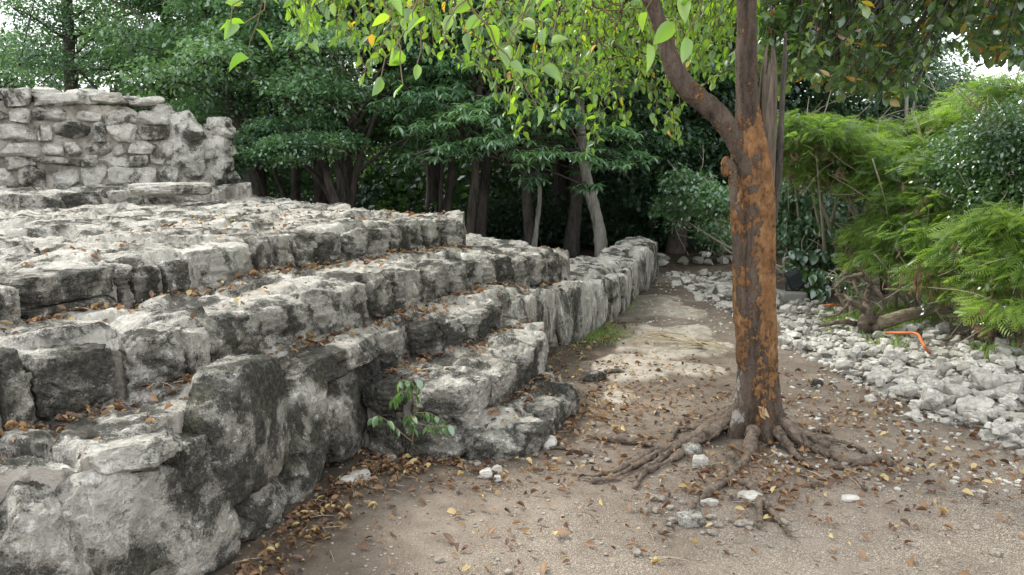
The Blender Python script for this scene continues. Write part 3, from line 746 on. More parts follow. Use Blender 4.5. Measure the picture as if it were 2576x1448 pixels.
# broken hollow snag on the right of the fork
b = Bag()
P, R = PX([(1915, 600, 40, .01), (1922, 520, 50, .01), (1926, 440, 52, .02), (1929, 360, 50, .02), (1932, 270, 48, .02), (1934, 200, 46, .02), (1936, 150, 38, .02), (1938, 100, 20, .02)])
def snag(V, D, P, R):
    X = V.reshape(-1, 3); an = np.arctan2(D.reshape(-1, 3)[:, 1], D.reshape(-1, 3)[:, 0])
    X = X + D.reshape(-1, 3) * (.003 * np.cos(an * 7 + 3 * X[:, 2]) + .007 * fbm(X * np.array((30, 30, 3)), 3, 2))[:, None]
    top = P[-1][2]; k = smooth(top - .25, top, X[:, 2]); X[:, 2] -= k * (.07 + .06 * vnoise(np.stack([an * 3, an * 0, an * 0], 1) + 5, 1))
    return X.reshape(V.shape)
tube(b, P, R, 40, n=120, bump=snag, cap=False)
obj('broken_snag', b.mesh('broken_snag', M_SNAG, off=TOFF), tree)
b = Bag()
P, R = PX([(1945, 560, 20, .04), (1958, 430, 22, .04), (1964, 330, 16, .04), (1969, 230, 13, .04), (1974, 150, 11, .04), (1976, 85, 9, .04)])
tube(b, P, R, 12, n=60, bump=bark_bump(.003, 5)); obj('thin_stem', b.mesh('thin_stem', M_DARKBARK, off=TOFF), tree)
# bark lump and second stem fused to the left of the trunk
b = Bag()
P, R = PX([(1884, 1010, 20, .03), (1878, 960, 34, .0), (1874, 900, 42, -.02), (1868, 800, 44, -.03), (1866, 700, 42, -.03), (1862, 600, 40, -.04), (1858, 520, 38, -.04), (1850, 455, 36, -.03), (1840, 425, 30, -.03), (1832, 402, 16, -.03)])
tube(b, P, R, 28, A=.52, n=160, bump=bark_bump(.010, 23)); obj('fused_stem', b.mesh('fused_stem', M_BARK, off=TOFF), tree)
for q, (px, py, ww, hh) in enumerate(((1826, 420, 26, 52), (1845, 545, 14, 16), (1848, 395, 20, 20))):
    V, Q = stone((ww * TY / F, .05, hh * TY / F), 501 + q, n=14, e=2.4, cuts=3, rough=.9); c = aty(px, py, TY - .03); b = Bag(); b.add(V + c, Q, None, .72); obj('bark_lump', b.mesh('bark_lump', M_BARK, off=TOFF), tree)
b = Bag()      # flap of loose bark low on the trunk
for q in range(5):
    c = aty(1906 + q * 5, 1022 + 5 * (q % 3), TY - .175); V = LEAF_DRY[q % 3][0] * .055
    V = V @ rotmats(np.array([-.3 - q * .3]), np.array([1.1]), np.array([.6 * q]))[0].T; b.add(V + c, LEAF_DRY[0][1], None, .8)
obj('bark_flap', b.mesh('bark_flap', M_DRY, off=TOFF), tree)
# roots
ROOTS = [
 [(1870, 1060, 40), (1835, 1080, 42), (1775, 1102, 34), (1712, 1116, 26), (1646, 1126, 22), (1589, 1154, 18), (1546, 1173, 13), (1500, 1184, 9), (1463, 1180, 6)],
 [(1860, 1085, 36), (1800, 1108, 32), (1740, 1125, 24), (1690, 1150, 17), (1640, 1170, 12), (1600, 1185, 9)],
 [(1712, 1118, 20), (1650, 1150, 15), (1629, 1166, 12), (1610, 1190, 9), (1596, 1213, 6)],
 [(1700, 1118, 22), (1640, 1140, 18), (1580, 1170, 13), (1530, 1192, 8), (1480, 1196, 5)],
 [(1893, 1122, 34), (1884, 1145, 34), (1868, 1164, 24), (1842, 1184, 20), (1856, 1203, 18), (1884, 1210, 20), (1915, 1242, 20), (1945, 1276, 15), (1978, 1315, 11), (2016, 1345, 5)],
 [(1884, 1210, 18), (1908, 1245, 18), (1912, 1285, 11), (1910, 1310, 5)],
 [(1860, 1196, 20), (1820, 1206, 22), (1785, 1228, 20), (1745, 1256, 14), (1710, 1284, 7)],
 [(1930, 1060, 44), (1972, 1086, 38), (2011, 1101, 26), (2065, 1110, 22), (2111, 1113, 18), (2150, 1122, 13), (2180, 1134, 7)],
 [(1930, 1080, 44), (1965, 1110, 36), (2028, 1128, 28), (2095, 1148, 20), (2150, 1158, 16), (2195, 1150, 14), (2222, 1146, 13), (2241, 1158, 8)],
 [(2030, 1100, 12), (2055, 1088, 14), (2078, 1080, 9), (2088, 1088, 5)],
 [(2040, 1112, 22), (2070, 1120, 26), (2085, 1118, 10)],
 [(2090, 1168, 8), (2128, 1173, 8), (2152, 1196, 8), (2180, 1220, 5)],
 [(2008, 1176, 8), (2030, 1192, 12), (2050, 1214, 7)],
 [(1860, 1078, 30), (1800, 1085, 16), (1765, 1084, 12), (1709, 1079, 10), (1692, 1098, 5)],
 [(1640, 1112, 10), (1590, 1102, 20), (1540, 1092, 24), (1488, 1084, 16), (1470, 1090, 6)],
 [(1490, 1126, 7), (1450, 1116, 12), (1405, 1110, 9), (1385, 1112, 5)],
 [(1840, 1150, 14), (1835, 1170, 16), (1845, 1192, 12)],
 [(1950, 1120, 30), (1990, 1140, 22), (2020, 1160, 14), (2060, 1178, 6)]]
b = Bag()
for q, rt in enumerate(ROOTS):
    P, R = [], []
    for (px, py, ww) in rt:
        x, y = atz(px, py, .05); g = float(ground_z(x, y)[0]); r = ww / 2 * y / F * .82
        d = math.hypot(x - RXY[0], y - RXY[1]); zc = g + r * .45 + .012 + r * .9 * float(vnoise(np.array([[x * 9, y * 9, q]]), 5)[0]) * min(1, d / .2) + .15 * math.exp(-(d / .17) ** 2)
        P.append((x, y, zc)); R.append(r)
    if len(P) < 3: continue
    tube(b, P, R, 16, A=.1, n=26 * (len(P) - 1), bump=bark_bump(.011, 60 + q))
roots = obj('surface_roots', b.mesh('surface_roots', M_ROOT, off=TOFF), tree)

# bright leaves: drooping twigs under the limbs
def edge_y(px):   # lower outline of the bright foliage in the photograph
    return np.interp(px, [540, 600, 680, 720, 760, 860, 930, 1000, 1080, 1180, 1250, 1330, 1400, 1440, 1500, 1540, 1600, 1640, 1700, 1760, 1800, 1880, 1960, 2050],
                     [10, 120, 40, 60, 110, 160, 215, 175, 190, 220, 300, 350, 330, 260, 375, 250, 300, 270, 360, 260, 280, 240, 330, 60])
def drooping(seed, specs, tmpl, lsize, hang=.9, step=.045, spread=.5, bunch=1, mx=.75, yel=.022):
    """specs: list of (px, py_end, Y); returns a leaf bag and a twig bag"""
    rs = np.random.RandomState(seed); LB, TB = Bag(), Bag(); pos, az, tilt, roll, sc_, A = [], [], [], [], [], []
    allL = np.concatenate(LIMBS)
    for (px, py, Y) in specs:
        e = aty(px, py, Y); c = allL[np.argsort(np.linalg.norm((allL - e) * np.array((1, 1, .4)), axis=1))[rs.randint(6)]]
        dv = c - e; dv[:2] *= .6; dv = dv / np.linalg.norm(dv) + np.array((rs.normal() * .7, rs.normal() * .5, 0)); dv[2] = max(dv[2], .15); ml = mx * rs.uniform(.6, 1.2); st = c if np.linalg.norm(c - e) < ml else e + dv / np.linalg.norm(dv) * ml + np.array((0, 0, .1))
        mid = (st + e) / 2 + np.array((rs.uniform(-.15, .15), rs.uniform(-.15, .15), rs.uniform(.05, .25)))
        Pn = resample(np.array([st, mid, e]), 24); Pn[:, :] += .012 * rs.normal(size=Pn.shape)
        tube(TB, Pn, np.linspace(.007, .0018, 24), 4, A=.5, cap=False)
        L = np.linalg.norm(e - st); n = max(4, int(L * .85 / step)); tt = np.linspace(.2, 1, n)
        ii = tt * 23; i0 = np.minimum(ii.astype(int), 22); f = (ii - i0)[:, None]; pp = Pn[i0] * (1 - f) + Pn[i0 + 1] * f
        base = math.atan2(e[1] - st[1], e[0] - st[0])
        for k in range(n):
            for _ in range(bunch):
                pos.append(pp[k]); az.append(base + (1 if k % 2 else -1) * rs.uniform(.4, 1.5) + rs.normal() * .3)
                tilt.append(rs.normal(hang - .1, .55)); roll.append(rs.normal(0, .7)); sc_.append(lsize * rs.uniform(.6, 1.15)); A.append(np.clip(rs.normal(.45, .22), 0, .84) if rs.rand() > yel else rs.uniform(.9, 1))
    M = rotmats(np.array(az), np.array(tilt), np.array(roll)); pos, sc_, A = np.array(pos), np.array(sc_), np.array(A); T2 = leaf_template(.50, .42, .30, 6, 0.8, .25)
    for w_, tm in enumerate((tmpl, T2)): q = np.arange(len(pos)) % 2 == w_; scatter(LB, tm[0], tm[1], pos[q], M[q], sc_[q], A[q])
    return LB, TB
rs = np.random.RandomState(11)
specs = []
for i in range(370):
    px = rs.uniform(720, 1990) if rs.rand() < .75 else rs.uniform(1400, 1850)
    ey = edge_y(px) * .86; py = ey - 20 - abs(rs.normal(0, .55)) * (ey + 40)
    Y = rs.uniform(5.0, 7.8)
    if px < 1100: Y = rs.uniform(4.4, 6.0)
    specs.append((px, py, Y))
for q in ((1310, 352, 5.5), (1400, 330, 5.6), (1490, 372, 5.8), (1560, 330, 5.8), (1700, 368, 5.6), (1660, 330, 5.5), (760, 108, 4.6), (930, 205, 4.6), (1290, 290, 5.0)):
    specs += [(q[0] + rs.uniform(-20, 20), q[1] - rs.uniform(0, 30), q[2] + rs.uniform(-.2, .2)) for _ in range(4)]
LB, TB = drooping(5, specs, LEAF_OVATE, .069, step=.04)
crown = obj('crown', LB.mesh('crown', M_LIME, off=TOFF), tree)
obj('twigs', TB.mesh('twigs', M_STEM, off=TOFF), crown)
near = [(620, 150, 2.6), (640, 60, 2.6), (575, 50, 2.5), (1010, 205, 2.6), (1060, 160, 2.7), (1110, 120, 2.6), (960, 190, 2.7), (1330, 250, 2.6), (1290, 270, 2.7), (1390, 110, 2.4), (1370, 160, 2.5), (1620, 110, 2.4), (1735, 80, 2.4), (1690, 60, 2.4), (1270, 110, 2.7), (1180, 90, 2.8)]
for q, sp_ in enumerate(near):
    LB, TB = drooping(600 + q, [sp_], LEAF_OVATE, .078, step=.07, mx=.9, yel=.0)
    nb = obj('hanging_branch', TB.mesh('hanging_branch', M_STEM, off=TOFF), tree); obj('leaves', LB.mesh('leaves', M_LIME, off=TOFF), nb)
# upper crown out of the picture: it shades the roots and the path
rs = np.random.RandomState(3); c = rs.normal(size=(9000, 3)); c /= np.linalg.norm(c, axis=1)[:, None]; c *= rs.rand(9000, 1) ** .4; c *= (vnoise(c * 3, 2) > -.1)[:, None]
pos = c * np.array((2.0, 2.0, 1.1)) + np.array((.6, 5.4, 5.6)); LB = Bag()
scatter(LB, *LEAF_FAR, pos, rotmats(rs.uniform(0, 6.3, 9000), rs.normal(.7, .4, 9000), rs.normal(0, .5, 9000)), rs.uniform(.07, .1, 9000), rs.uniform(.2, .8, 9000))
obj('upper_crown', LB.mesh('upper_crown', M_LIME, off=TOFF), tree)

# ------------------------------------------------------------------ dark-leaved tree hanging in from the upper right
def oval_tree():
    base = np.array((5.6, 6.2, 0.)); root = empty('broadleaf_tree', base, 'dark leathery-leaved tree whose low branches hang in at the upper right', 'tree')
    b = Bag(); top = np.array((4.6, 6.3, 4.4))
    tube(b, [base + (0, 0, -.1), base + (-.1, 0, 1.2), base + (-.35, .05, 2.6), top, top + (-.4, 0, 2)], [.17, .14, .12, .1, .05], 24, n=90, bump=bark_bump(.01, 8))
    obj('trunk', b.mesh('trunk', M_DARKBARK, off=base), root)
    b = Bag(); rs = np.random.RandomState(21); limbs = []
    for tx, ty, tz in ((2.0, 5.6, 3.9), (2.6, 6.4, 3.7), (3.4, 5.2, 3.6), (3.3, 7.2, 3.9), (4.3, 5.2, 3.5), (1.9, 6.8, 4.2), (4.0, 6.4, 3.6), (3.0, 4.6, 3.5)):
        Pn = resample(np.array([top - (0, 0, rs.uniform(0, 1.2)), (top + (tx, ty, tz)) / 2 + (0, 0, .3), (tx, ty, tz)]), 30); tube(b, Pn, np.linspace(.06, .012, 30), 8); limbs.append(Pn)
    allL = np.concatenate(limbs)
    ex = [1900, 1960, 2020, 2090, 2160, 2250, 2320, 2350, 2400, 2450, 2500, 2576, 2700]; ey = [150, 200, 170, 215, 235, 240, 225, 150, 110, 150, 150, 150, 120]
    LB = Bag(); TB = Bag(); pos, az, ti, ro, sc_, A = [], [], [], [], [], []
    for i in range(800):
        px = rs.uniform(1910, 2650); e_ = np.interp(px, ex, ey)
        py = e_ - abs(rs.normal(0, .5)) * (e_ + 60); Y = rs.uniform(5.0, 7.6)
        if 2300 < px < 2470 and 60 < py and rs.rand() < .8: continue
        e = aty(px, py, Y); c = allL[np.argmin(np.linalg.norm(allL - e, axis=1) + rs.uniform(0, .3, len(allL)))]
        Pn = resample(np.array([c, (c + e) / 2 + (0, 0, .08), e]), 10); tube(TB, Pn, np.linspace(.008, .003, 10), 4, cap=False)
        for k in range(rs.randint(14, 22)):
            t = rs.uniform(.5, 1) if k > 5 else 1; ii = min(9, int(t * 9)); pos.append(Pn[ii] + rs.normal(size=3) * .02)
            az.append(rs.uniform(0, 6.3)); ti.append(rs.normal(.45, .5)); ro.append(rs.normal(0, .5)); sc_.append(rs.uniform(.065, .10)); A.append(np.clip(rs.normal(.4, .25), 0, .86) if rs.rand() > .06 else rs.uniform(.9, 1))
    scatter(LB, *LEAF_OVAL, np.array(pos), rotmats(np.array(az), np.array(ti), np.array(ro)), np.array(sc_), np.array(A))
    obj('limbs', b.mesh('limbs', M_DARKBARK, off=base), root)
    cr_ = obj('crown', LB.mesh('crown', M_OVAL, off=base), root); obj('twigs', TB.mesh('twigs', M_DARKBARK, off=base), cr_)
oval_tree()

# ------------------------------------------------------------------ forest
def blob_leaves(rs, centres, radii, n, flat=.55, shell=.35, size=(.06, .1), tilt=(.35, .45)):
    """leaves clustered round centres; returns pos, M, scale, tint"""
    k = len(centres); idx = rs.choice(k, n, p=radii ** 2 / np.sum(radii ** 2)); d = rs.normal(size=(n, 3)); d /= np.linalg.norm(d, axis=1)[:, None]
    rr = rs.rand(n) ** shell; d[:, 2] = np.where(rs.rand(n) < .7, np.abs(d[:, 2]), d[:, 2]) * flat
    wob = 1 + .35 * vnoise(d * 2.2 + centres[idx], 3)
    pos = centres[idx] + d * (radii[idx] * rr * wob)[:, None]
    az = np.arctan2(d[:, 1], d[:, 0]) + rs.normal(0, .9, n)
    M = rotmats(az, rs.normal(tilt[0], tilt[1], n), rs.normal(0, .5, n))
    ct = rs.rand(k)[idx] * .6
    return pos, M, rs.uniform(size[0], size[1], n), np.clip(.1 + ct + rs.normal(.15, .15, n), 0, 1)
def forest_tree(name, label, base, trunk, cl, n, mat, bark, size, tmpl=LEAF_FAR, group='trees of the dark forest behind the platform', cat='tree', seed=1, rosette=0, limbs=True, k=12, extra=None, flat=.55, tilt=(.35, .45), thin=.02):
    """trunk: list of (dx, dy, z, r); cl: list of (x, y, z, radius) clump centres relative to the base"""
    rs = np.random.RandomState(seed); base = np.array(base, float)
    root = empty(name, base, label, cat, group)
    T = np.array(trunk, float); b = Bag(); nn = 14 * len(T)
    tube(b, T[:, :3], T[:, 3], k, n=nn, bump=bark_bump(.012, seed))
    for e in (extra or []): e = np.array(e, float); tube(b, e[:, :3], e[:, 3], 10, n=12 * len(e), bump=bark_bump(.01, seed + 1))
    tk = obj('trunk', b.mesh('trunk', bark), root)
    cl = np.array(cl, float); TP = resample(T[:, :3], 40)
    if limbs:
        b = Bag()
        for c in cl:
            i = max(22, int(np.clip(np.searchsorted(TP[:, 2], c[2] - .3 - .5 * np.hypot(*(c[:2] - TP[20, :2]))), 8, 39))); a = TP[min(i, 39)]
            m_ = (a + c[:3]) / 2 + np.array((rs.normal() * .1, rs.normal() * .1, .12)); tube(b, resample(np.array([a, m_, c[:3]]), 12), np.linspace(.030, thin * .4, 12), 6, cap=False)
            for q in range(3):
                d = rs.normal(size=3) * c[3] * .6; tube(b, [c[:3], c[:3] + d * .5 + (0, 0, .05), c[:3] + d], [.015, .01, .005], 4, cap=False)
        obj('limbs', b.mesh('limbs', bark), root)
    pos, M, s, A = blob_leaves(rs, cl[:, :3], cl[:, 3], int(n * 1.5) if not rosette else n, size=size, flat=flat, tilt=tilt)
    b = Bag()
    if rosette:
        kk = rosette; az = (rs.uniform(0, 6.3, n)[:, None] + np.arange(kk)[None] * 6.283 / kk).ravel() + rs.normal(0, .15, n * kk)
        scatter(b, *tmpl, np.repeat(pos, kk, 0), rotmats(az, rs.normal(.25, .25, n * kk), rs.normal(0, .2, n * kk)), np.repeat(s, kk) * rs.uniform(.8, 1.1, n * kk), np.clip(np.repeat(A, kk) + rs.normal(0, .06, n * kk), 0, 1))
    else: scatter(b, *tmpl, pos, M, s, A)
    obj('crown', b.mesh('crown', mat), root)
    return root
def clumps(seed, n, box, r, bottom=None):
    rs = np.random.RandomState(seed); (x0, x1), (y0, y1), (z0, z1) = box; L = []
    for i in range(n):
        t = rs.rand(); x = rs.uniform(x0, x1); y = rs.uniform(y0, y1); z = z0 + (z1 - z0) * t
        q = math.hypot((x - (x0 + x1) / 2) / (x1 - x0) * 2, (y - (y0 + y1) / 2) / (y1 - y0) * 2)
        if q > 1.05: continue
        L.append((x, y, z, rs.uniform(*r)))
    return L
def ground_at(px, py, z=0.): x, y = atz(px, py, z); return x, y
def relp(px, py, Y, base): p = aty(px, py, Y); return p - np.array(base)
def trunk_px(pts, Y, base):
    return [tuple(relp(px, py, Y, base)) + (wd / 2 * Y / F,) for px, py, wd in pts]
# T1 leaning trunk right of the ruined wall
def mk(px, Y): x = (px - CX) / F * Y * 1.0 / (CT) ; p = aty(px, 560, Y); return (p[0], Y, 0.)
B = mk(655, 12.5)
forest_tree('forest_tree', 'leaning brown trunk rising just right of the ruined wall end', B, trunk_px([(668, 640, 50), (650, 500, 46), (618, 400, 40), (596, 320, 36), (575, 250, 34), (545, 150, 28), (520, -50, 20), (500, -300, 10)], 12.5, B),
            clumps(1, 30, ((-3.2, 1.0), (-1.5, 2.0), (2.4, 7.2)), (.45, .85)), 15000, M_DARK, M_DARKBARK, (.06, .10), seed=101)
# T2 many-stemmed tree
B = mk(860, 12.0)
ex = []
for e in ([(850, 530, 26), (830, 470, 20), (815, 400, 16), (790, 330, 12), (770, 250, 8)], [(862, 530, 26), (858, 460, 20), (845, 400, 16), (850, 320, 10), (860, 240, 7)], [(880, 530, 24), (890, 460, 18), (905, 400, 14), (930, 330, 10), (950, 270, 6)], [(870, 520, 24), (880, 440, 16), (880, 380, 12), (900, 300, 8), (900, 220, 6)], [(845, 525, 20), (815, 470, 14), (780, 430, 10), (740, 400, 7)]):
    ex.append([tuple(relp(a, c_, 12.0 + .15 * len(ex) - .3, B)) + (d / 2 * 12 / F,) for a, c_, d in e])
forest_tree('forest_tree', 'many-stemmed dark tree fanning out from one base behind the terrace', B, trunk_px([(866, 640, 66), (866, 540, 56), (864, 480, 34), (870, 400, 18), (875, 280, 10)], 12.0, B),
            clumps(2, 32, ((-2.0, 1.6), (-1.4, 1.4), (1.9, 6.0)), (.4, .75)), 24000, M_TEAL, M_DARKBARK, (.05, .085), seed=102, extra=ex)
# T3 rosette-leaved tree in the middle
B = mk(1190, 11.6)
cl = [(*relp(px, py, Y, B), r) for px, py, Y, r in ((1010, 270, 11.2, .45), (1100, 250, 11, .5), (1060, 330, 10.8, .4), (1180, 300, 10.7, .5), (1130, 380, 10.6, .38), (1250, 360, 10.6, .45), (1040, 400, 10.9, .28), (1320, 400, 10.7, .32), (1280, 270, 11, .55), (1400, 300, 11, .55), (1380, 390, 10.8, .35), (1470, 400, 10.8, .35), (1540, 420, 10.9, .3), (1550, 340, 11.2, .4), (1480, 470, 10.9, .2), (1340, 450, 10.8, .22), (1180, 180, 11.4, .6), (1350, 180, 11.4, .6), (1500, 220, 11.5, .5), (1010, 210, 11.6, .4), (1600, 400, 11.2, .3), (1220, 60, 11.8, .8), (1430, 60, 11.8, .8), (1050, 90, 11.9, .7))]
cl += [(a, b_ + 1.2, c_ + .2, r) for a, b_, c_, r in cl[:18]] + clumps(3, 26, ((-1.5, 2.6), (.6, 3.4), (3.0, 6.8)), (.5, .9))
forest_tree('forest_tree', 'broad tree with layered rosettes of long blue-green leaves over the dark trunks', B, trunk_px([(1180, 640, 30), (1182, 600, 24), (1188, 520, 20), (1196, 440, 18), (1200, 300, 16), (1220, 100, 12), (1230, -200, 8)], 11.6, B),
            cl, 5000, M_TEAL, M_DARKBARK, (.11, .165), tmpl=LEAF_LONG, rosette=7, seed=103, flat=.4)
# plain trunks of the forest edge with high crowns
TR = [('thin dark upright trunk, left of the reddish one, under the layered leaves', 1109, 12.8, [(1108, 640, 12), (1108, 560, 10), (1110, 470, 9), (1112, 300, 8)], M_DARKBARK),
      ('reddish brown trunk bending slightly right behind the terrace tip', 1124, 13.0, [(1120, 640, 24), (1122, 570, 22), (1128, 500, 20), (1136, 440, 18), (1140, 300, 15), (1150, 100, 12)], M_DARKBARK),
      ('dark double-width trunk just right of the terrace tip', 1212, 13.2, [(1205, 640, 34), (1208, 590, 28), (1216, 500, 24), (1222, 430, 22), (1226, 300, 16), (1226, 100, 12)], M_DARKBARK),
      ('straight grey-brown trunk standing close beside a thin pale stem', 1330, 12.2, [(1336, 680, 30), (1332, 600, 27), (1327, 520, 25), (1322, 440, 22), (1318, 300, 18), (1310, 80, 12)], M_DARKBARK),
      ('thin pale grey stem curving up beside a straight trunk', 1347, 12.1, [(1344, 680, 13), (1344, 620, 12), (1352, 560, 11), (1358, 480, 10), (1352, 400, 9), (1356, 250, 7)], M_GREYBARK),
      ('thick dark trunk deep in the shade near the end of the terrace', 1440, 13.4, [(1434, 670, 48), (1438, 610, 40), (1446, 540, 34), (1452, 460, 30), (1455, 300, 22), (1450, 50, 14)], M_DARKBARK),
      ('curved grey trunk leaning left, rising behind the end of the lowest wall', 1510, 11.6, [(1516, 690, 46), (1512, 640, 33), (1508, 580, 29), (1492, 510, 26), (1476, 450, 24), (1466, 380, 22), (1460, 250, 18), (1470, 50, 12)], M_GREYBARK),
      ('dark leaning trunk rising right at the far end of the path', 1780, 13.4, [(1752, 716, 36), (1775, 690, 32), (1805, 650, 30), (1838, 600, 28), (1862, 540, 24), (1880, 440, 20), (1885, 250, 14)], M_DARKBARK),
      ('slim dark trunk behind the many-stemmed tree on its left', 740, 13.0, [(738, 600, 18), (738, 520, 16), (742, 460, 13), (748, 400, 10), (752, 250, 8)], M_DARKBARK),
      ('slim leaning trunk with a forked stem left of the many-stemmed tree', 715, 13.6, [(728, 600, 14), (724, 520, 12), (706, 470, 10), (690, 420, 8), (680, 250, 6)], M_DARKBARK),
      ('slender trunk in the darkest part of the wood beyond the path', 1640, 15.0, [(1630, 680, 16), (1634, 600, 14), (1640, 520, 12), (1645, 400, 10), (1640, 200, 8)], M_DARKBARK),
      ('faint slender trunk between the wall end and the leaning trunk', 1700, 16.0, [(1705, 680, 15), (1700, 600, 13), (1702, 500, 12), (1710, 380, 10), (1715, 200, 8)], M_DARKBARK)]
for i, (lb, px, Y, pts, bk) in enumerate(TR):
    B = mk(px, Y); tp = trunk_px(pts, Y, B); p = relp(px, -400, Y, B); tp.append((tp[-1][0], .3, 6.2, .02))
    forest_tree('forest_tree', lb, B, tp, clumps(60 + i, 13, ((-1.6, 1.6), (-1.0, 2.0), (2.5, 7.2)), (.5, .95)), 7000, (M_DARK, M_TEAL)[i % 2], bk, (.08, .13), seed=200 + i)
# left hand masses: fine foliage behind the ruined wall, up to the corner
LT = [('tall fine-leaved tree filling the upper left corner behind the ruined wall', 200, 14.5, ((-1.0, 1.9), (-1.8, 1.8), (1.6, 8.2)), 34, 34000, M_TEAL),
      ('dense dark tree behind the left part of the ruined wall', 40, 15.5, ((-3.2, 2.0), (-1.6, 1.8), (1.2, 4.0)), 22, 15000, M_DARK),
      ('dark open-crowned tree with bright sky gaps above the ruined wall', 440, 15.0, ((-1.7, 2.0), (-1.2, 1.2), (1.8, 7.8)), 17, 9500, M_DARK),
      ('blue-green tree behind the end of the ruined wall', 640, 14.0, ((-1.8, 2.0), (-1.6, 1.6), (1.5, 4.6)), 26, 17000, M_TEAL),
      ('tall blue-green tree between the leaning trunk and the many-stemmed tree', 800, 14.6, ((-1.9, 2.0), (-1.5, 1.8), (2.0, 6.5)), 26, 17000, M_TEAL),
      ('tall dark tree behind the layered rosette tree', 1080, 15.5, ((-2.4, 2.4), (-1.5, 1.8), (1.5, 8.0)), 30, 17000, M_DARK),
      ('tall dark tree filling the middle of the wood above the trunks', 1400, 16.0, ((-2.6, 2.6), (-1.5, 1.8), (1.8, 8.0)), 30, 17000, M_DARK),
      ('greyish green tree hung with creepers above the dark end of the path', 1700, 13.8, ((-1.8, 1.8), (-1.2, 1.6), (1.5, 5.4)), 30, 24000, M_TEAL),
      ('tall dark tree behind the feathery shrubs at the bend', 2060, 14.5, ((-2.6, 2.2), (-1.5, 1.8), (.9, 7.0)), 34, 24000, M_DARK),
      ('distant green tree beneath the bright sky gap on the right', 2380, 16.0, ((-2.6, 2.6), (-1.5, 1.8), (.6, 2.8)), 26, 15000, M_GLOSS)]
for i, (lb, px, Y, box, nc, n, mt) in enumerate(LT):
    B = mk(px, Y); H_ = box[2][1]
    forest_tree('forest_tree', lb, B, [(0, 0, -.1, .17), (.1, 0, 1.2, .14), (0, .1, 2.6, .11), (.15, 0, H_ * .7, .07), (.1, 0, H_, .02)],
                clumps(160 + i, nc, box, (.55, 1.0)), int(n * 1.45), mt, M_DARKBARK, (.055, .095) if i != 0 else (.045, .075), seed=300 + i)
# low branches of dark leaves reaching over the terrace on the left
B = mk(700, 11.6); cl = [(*relp(px, py, Y, B), r) for px, py, Y, r in ((600, 390, 11.2, .28), (650, 400, 11.0, .26), (700, 375, 11.0, .34), (760, 370, 11.0, .34), (820, 370, 11.2, .34), (870, 360, 11.4, .3), (620, 360, 11.3, .24), (720, 400, 11.0, .22), (590, 420, 11.2, .2), (670, 330, 11.5, .35), (800, 320, 11.5, .35))]
forest_tree('forest_tree', 'low blue-green branches reaching across in front of the leaning trunk', B, [(-.1, 1.2, -.1, .08), (0, 1.0, 1.0, .07), (.1, .6, 1.7, .05), (0, .1, 2.0, .03), (-.3, -.3, 2.1, .015)], cl, 9000, M_TEAL, M_DARKBARK, (.045, .07), seed=401)

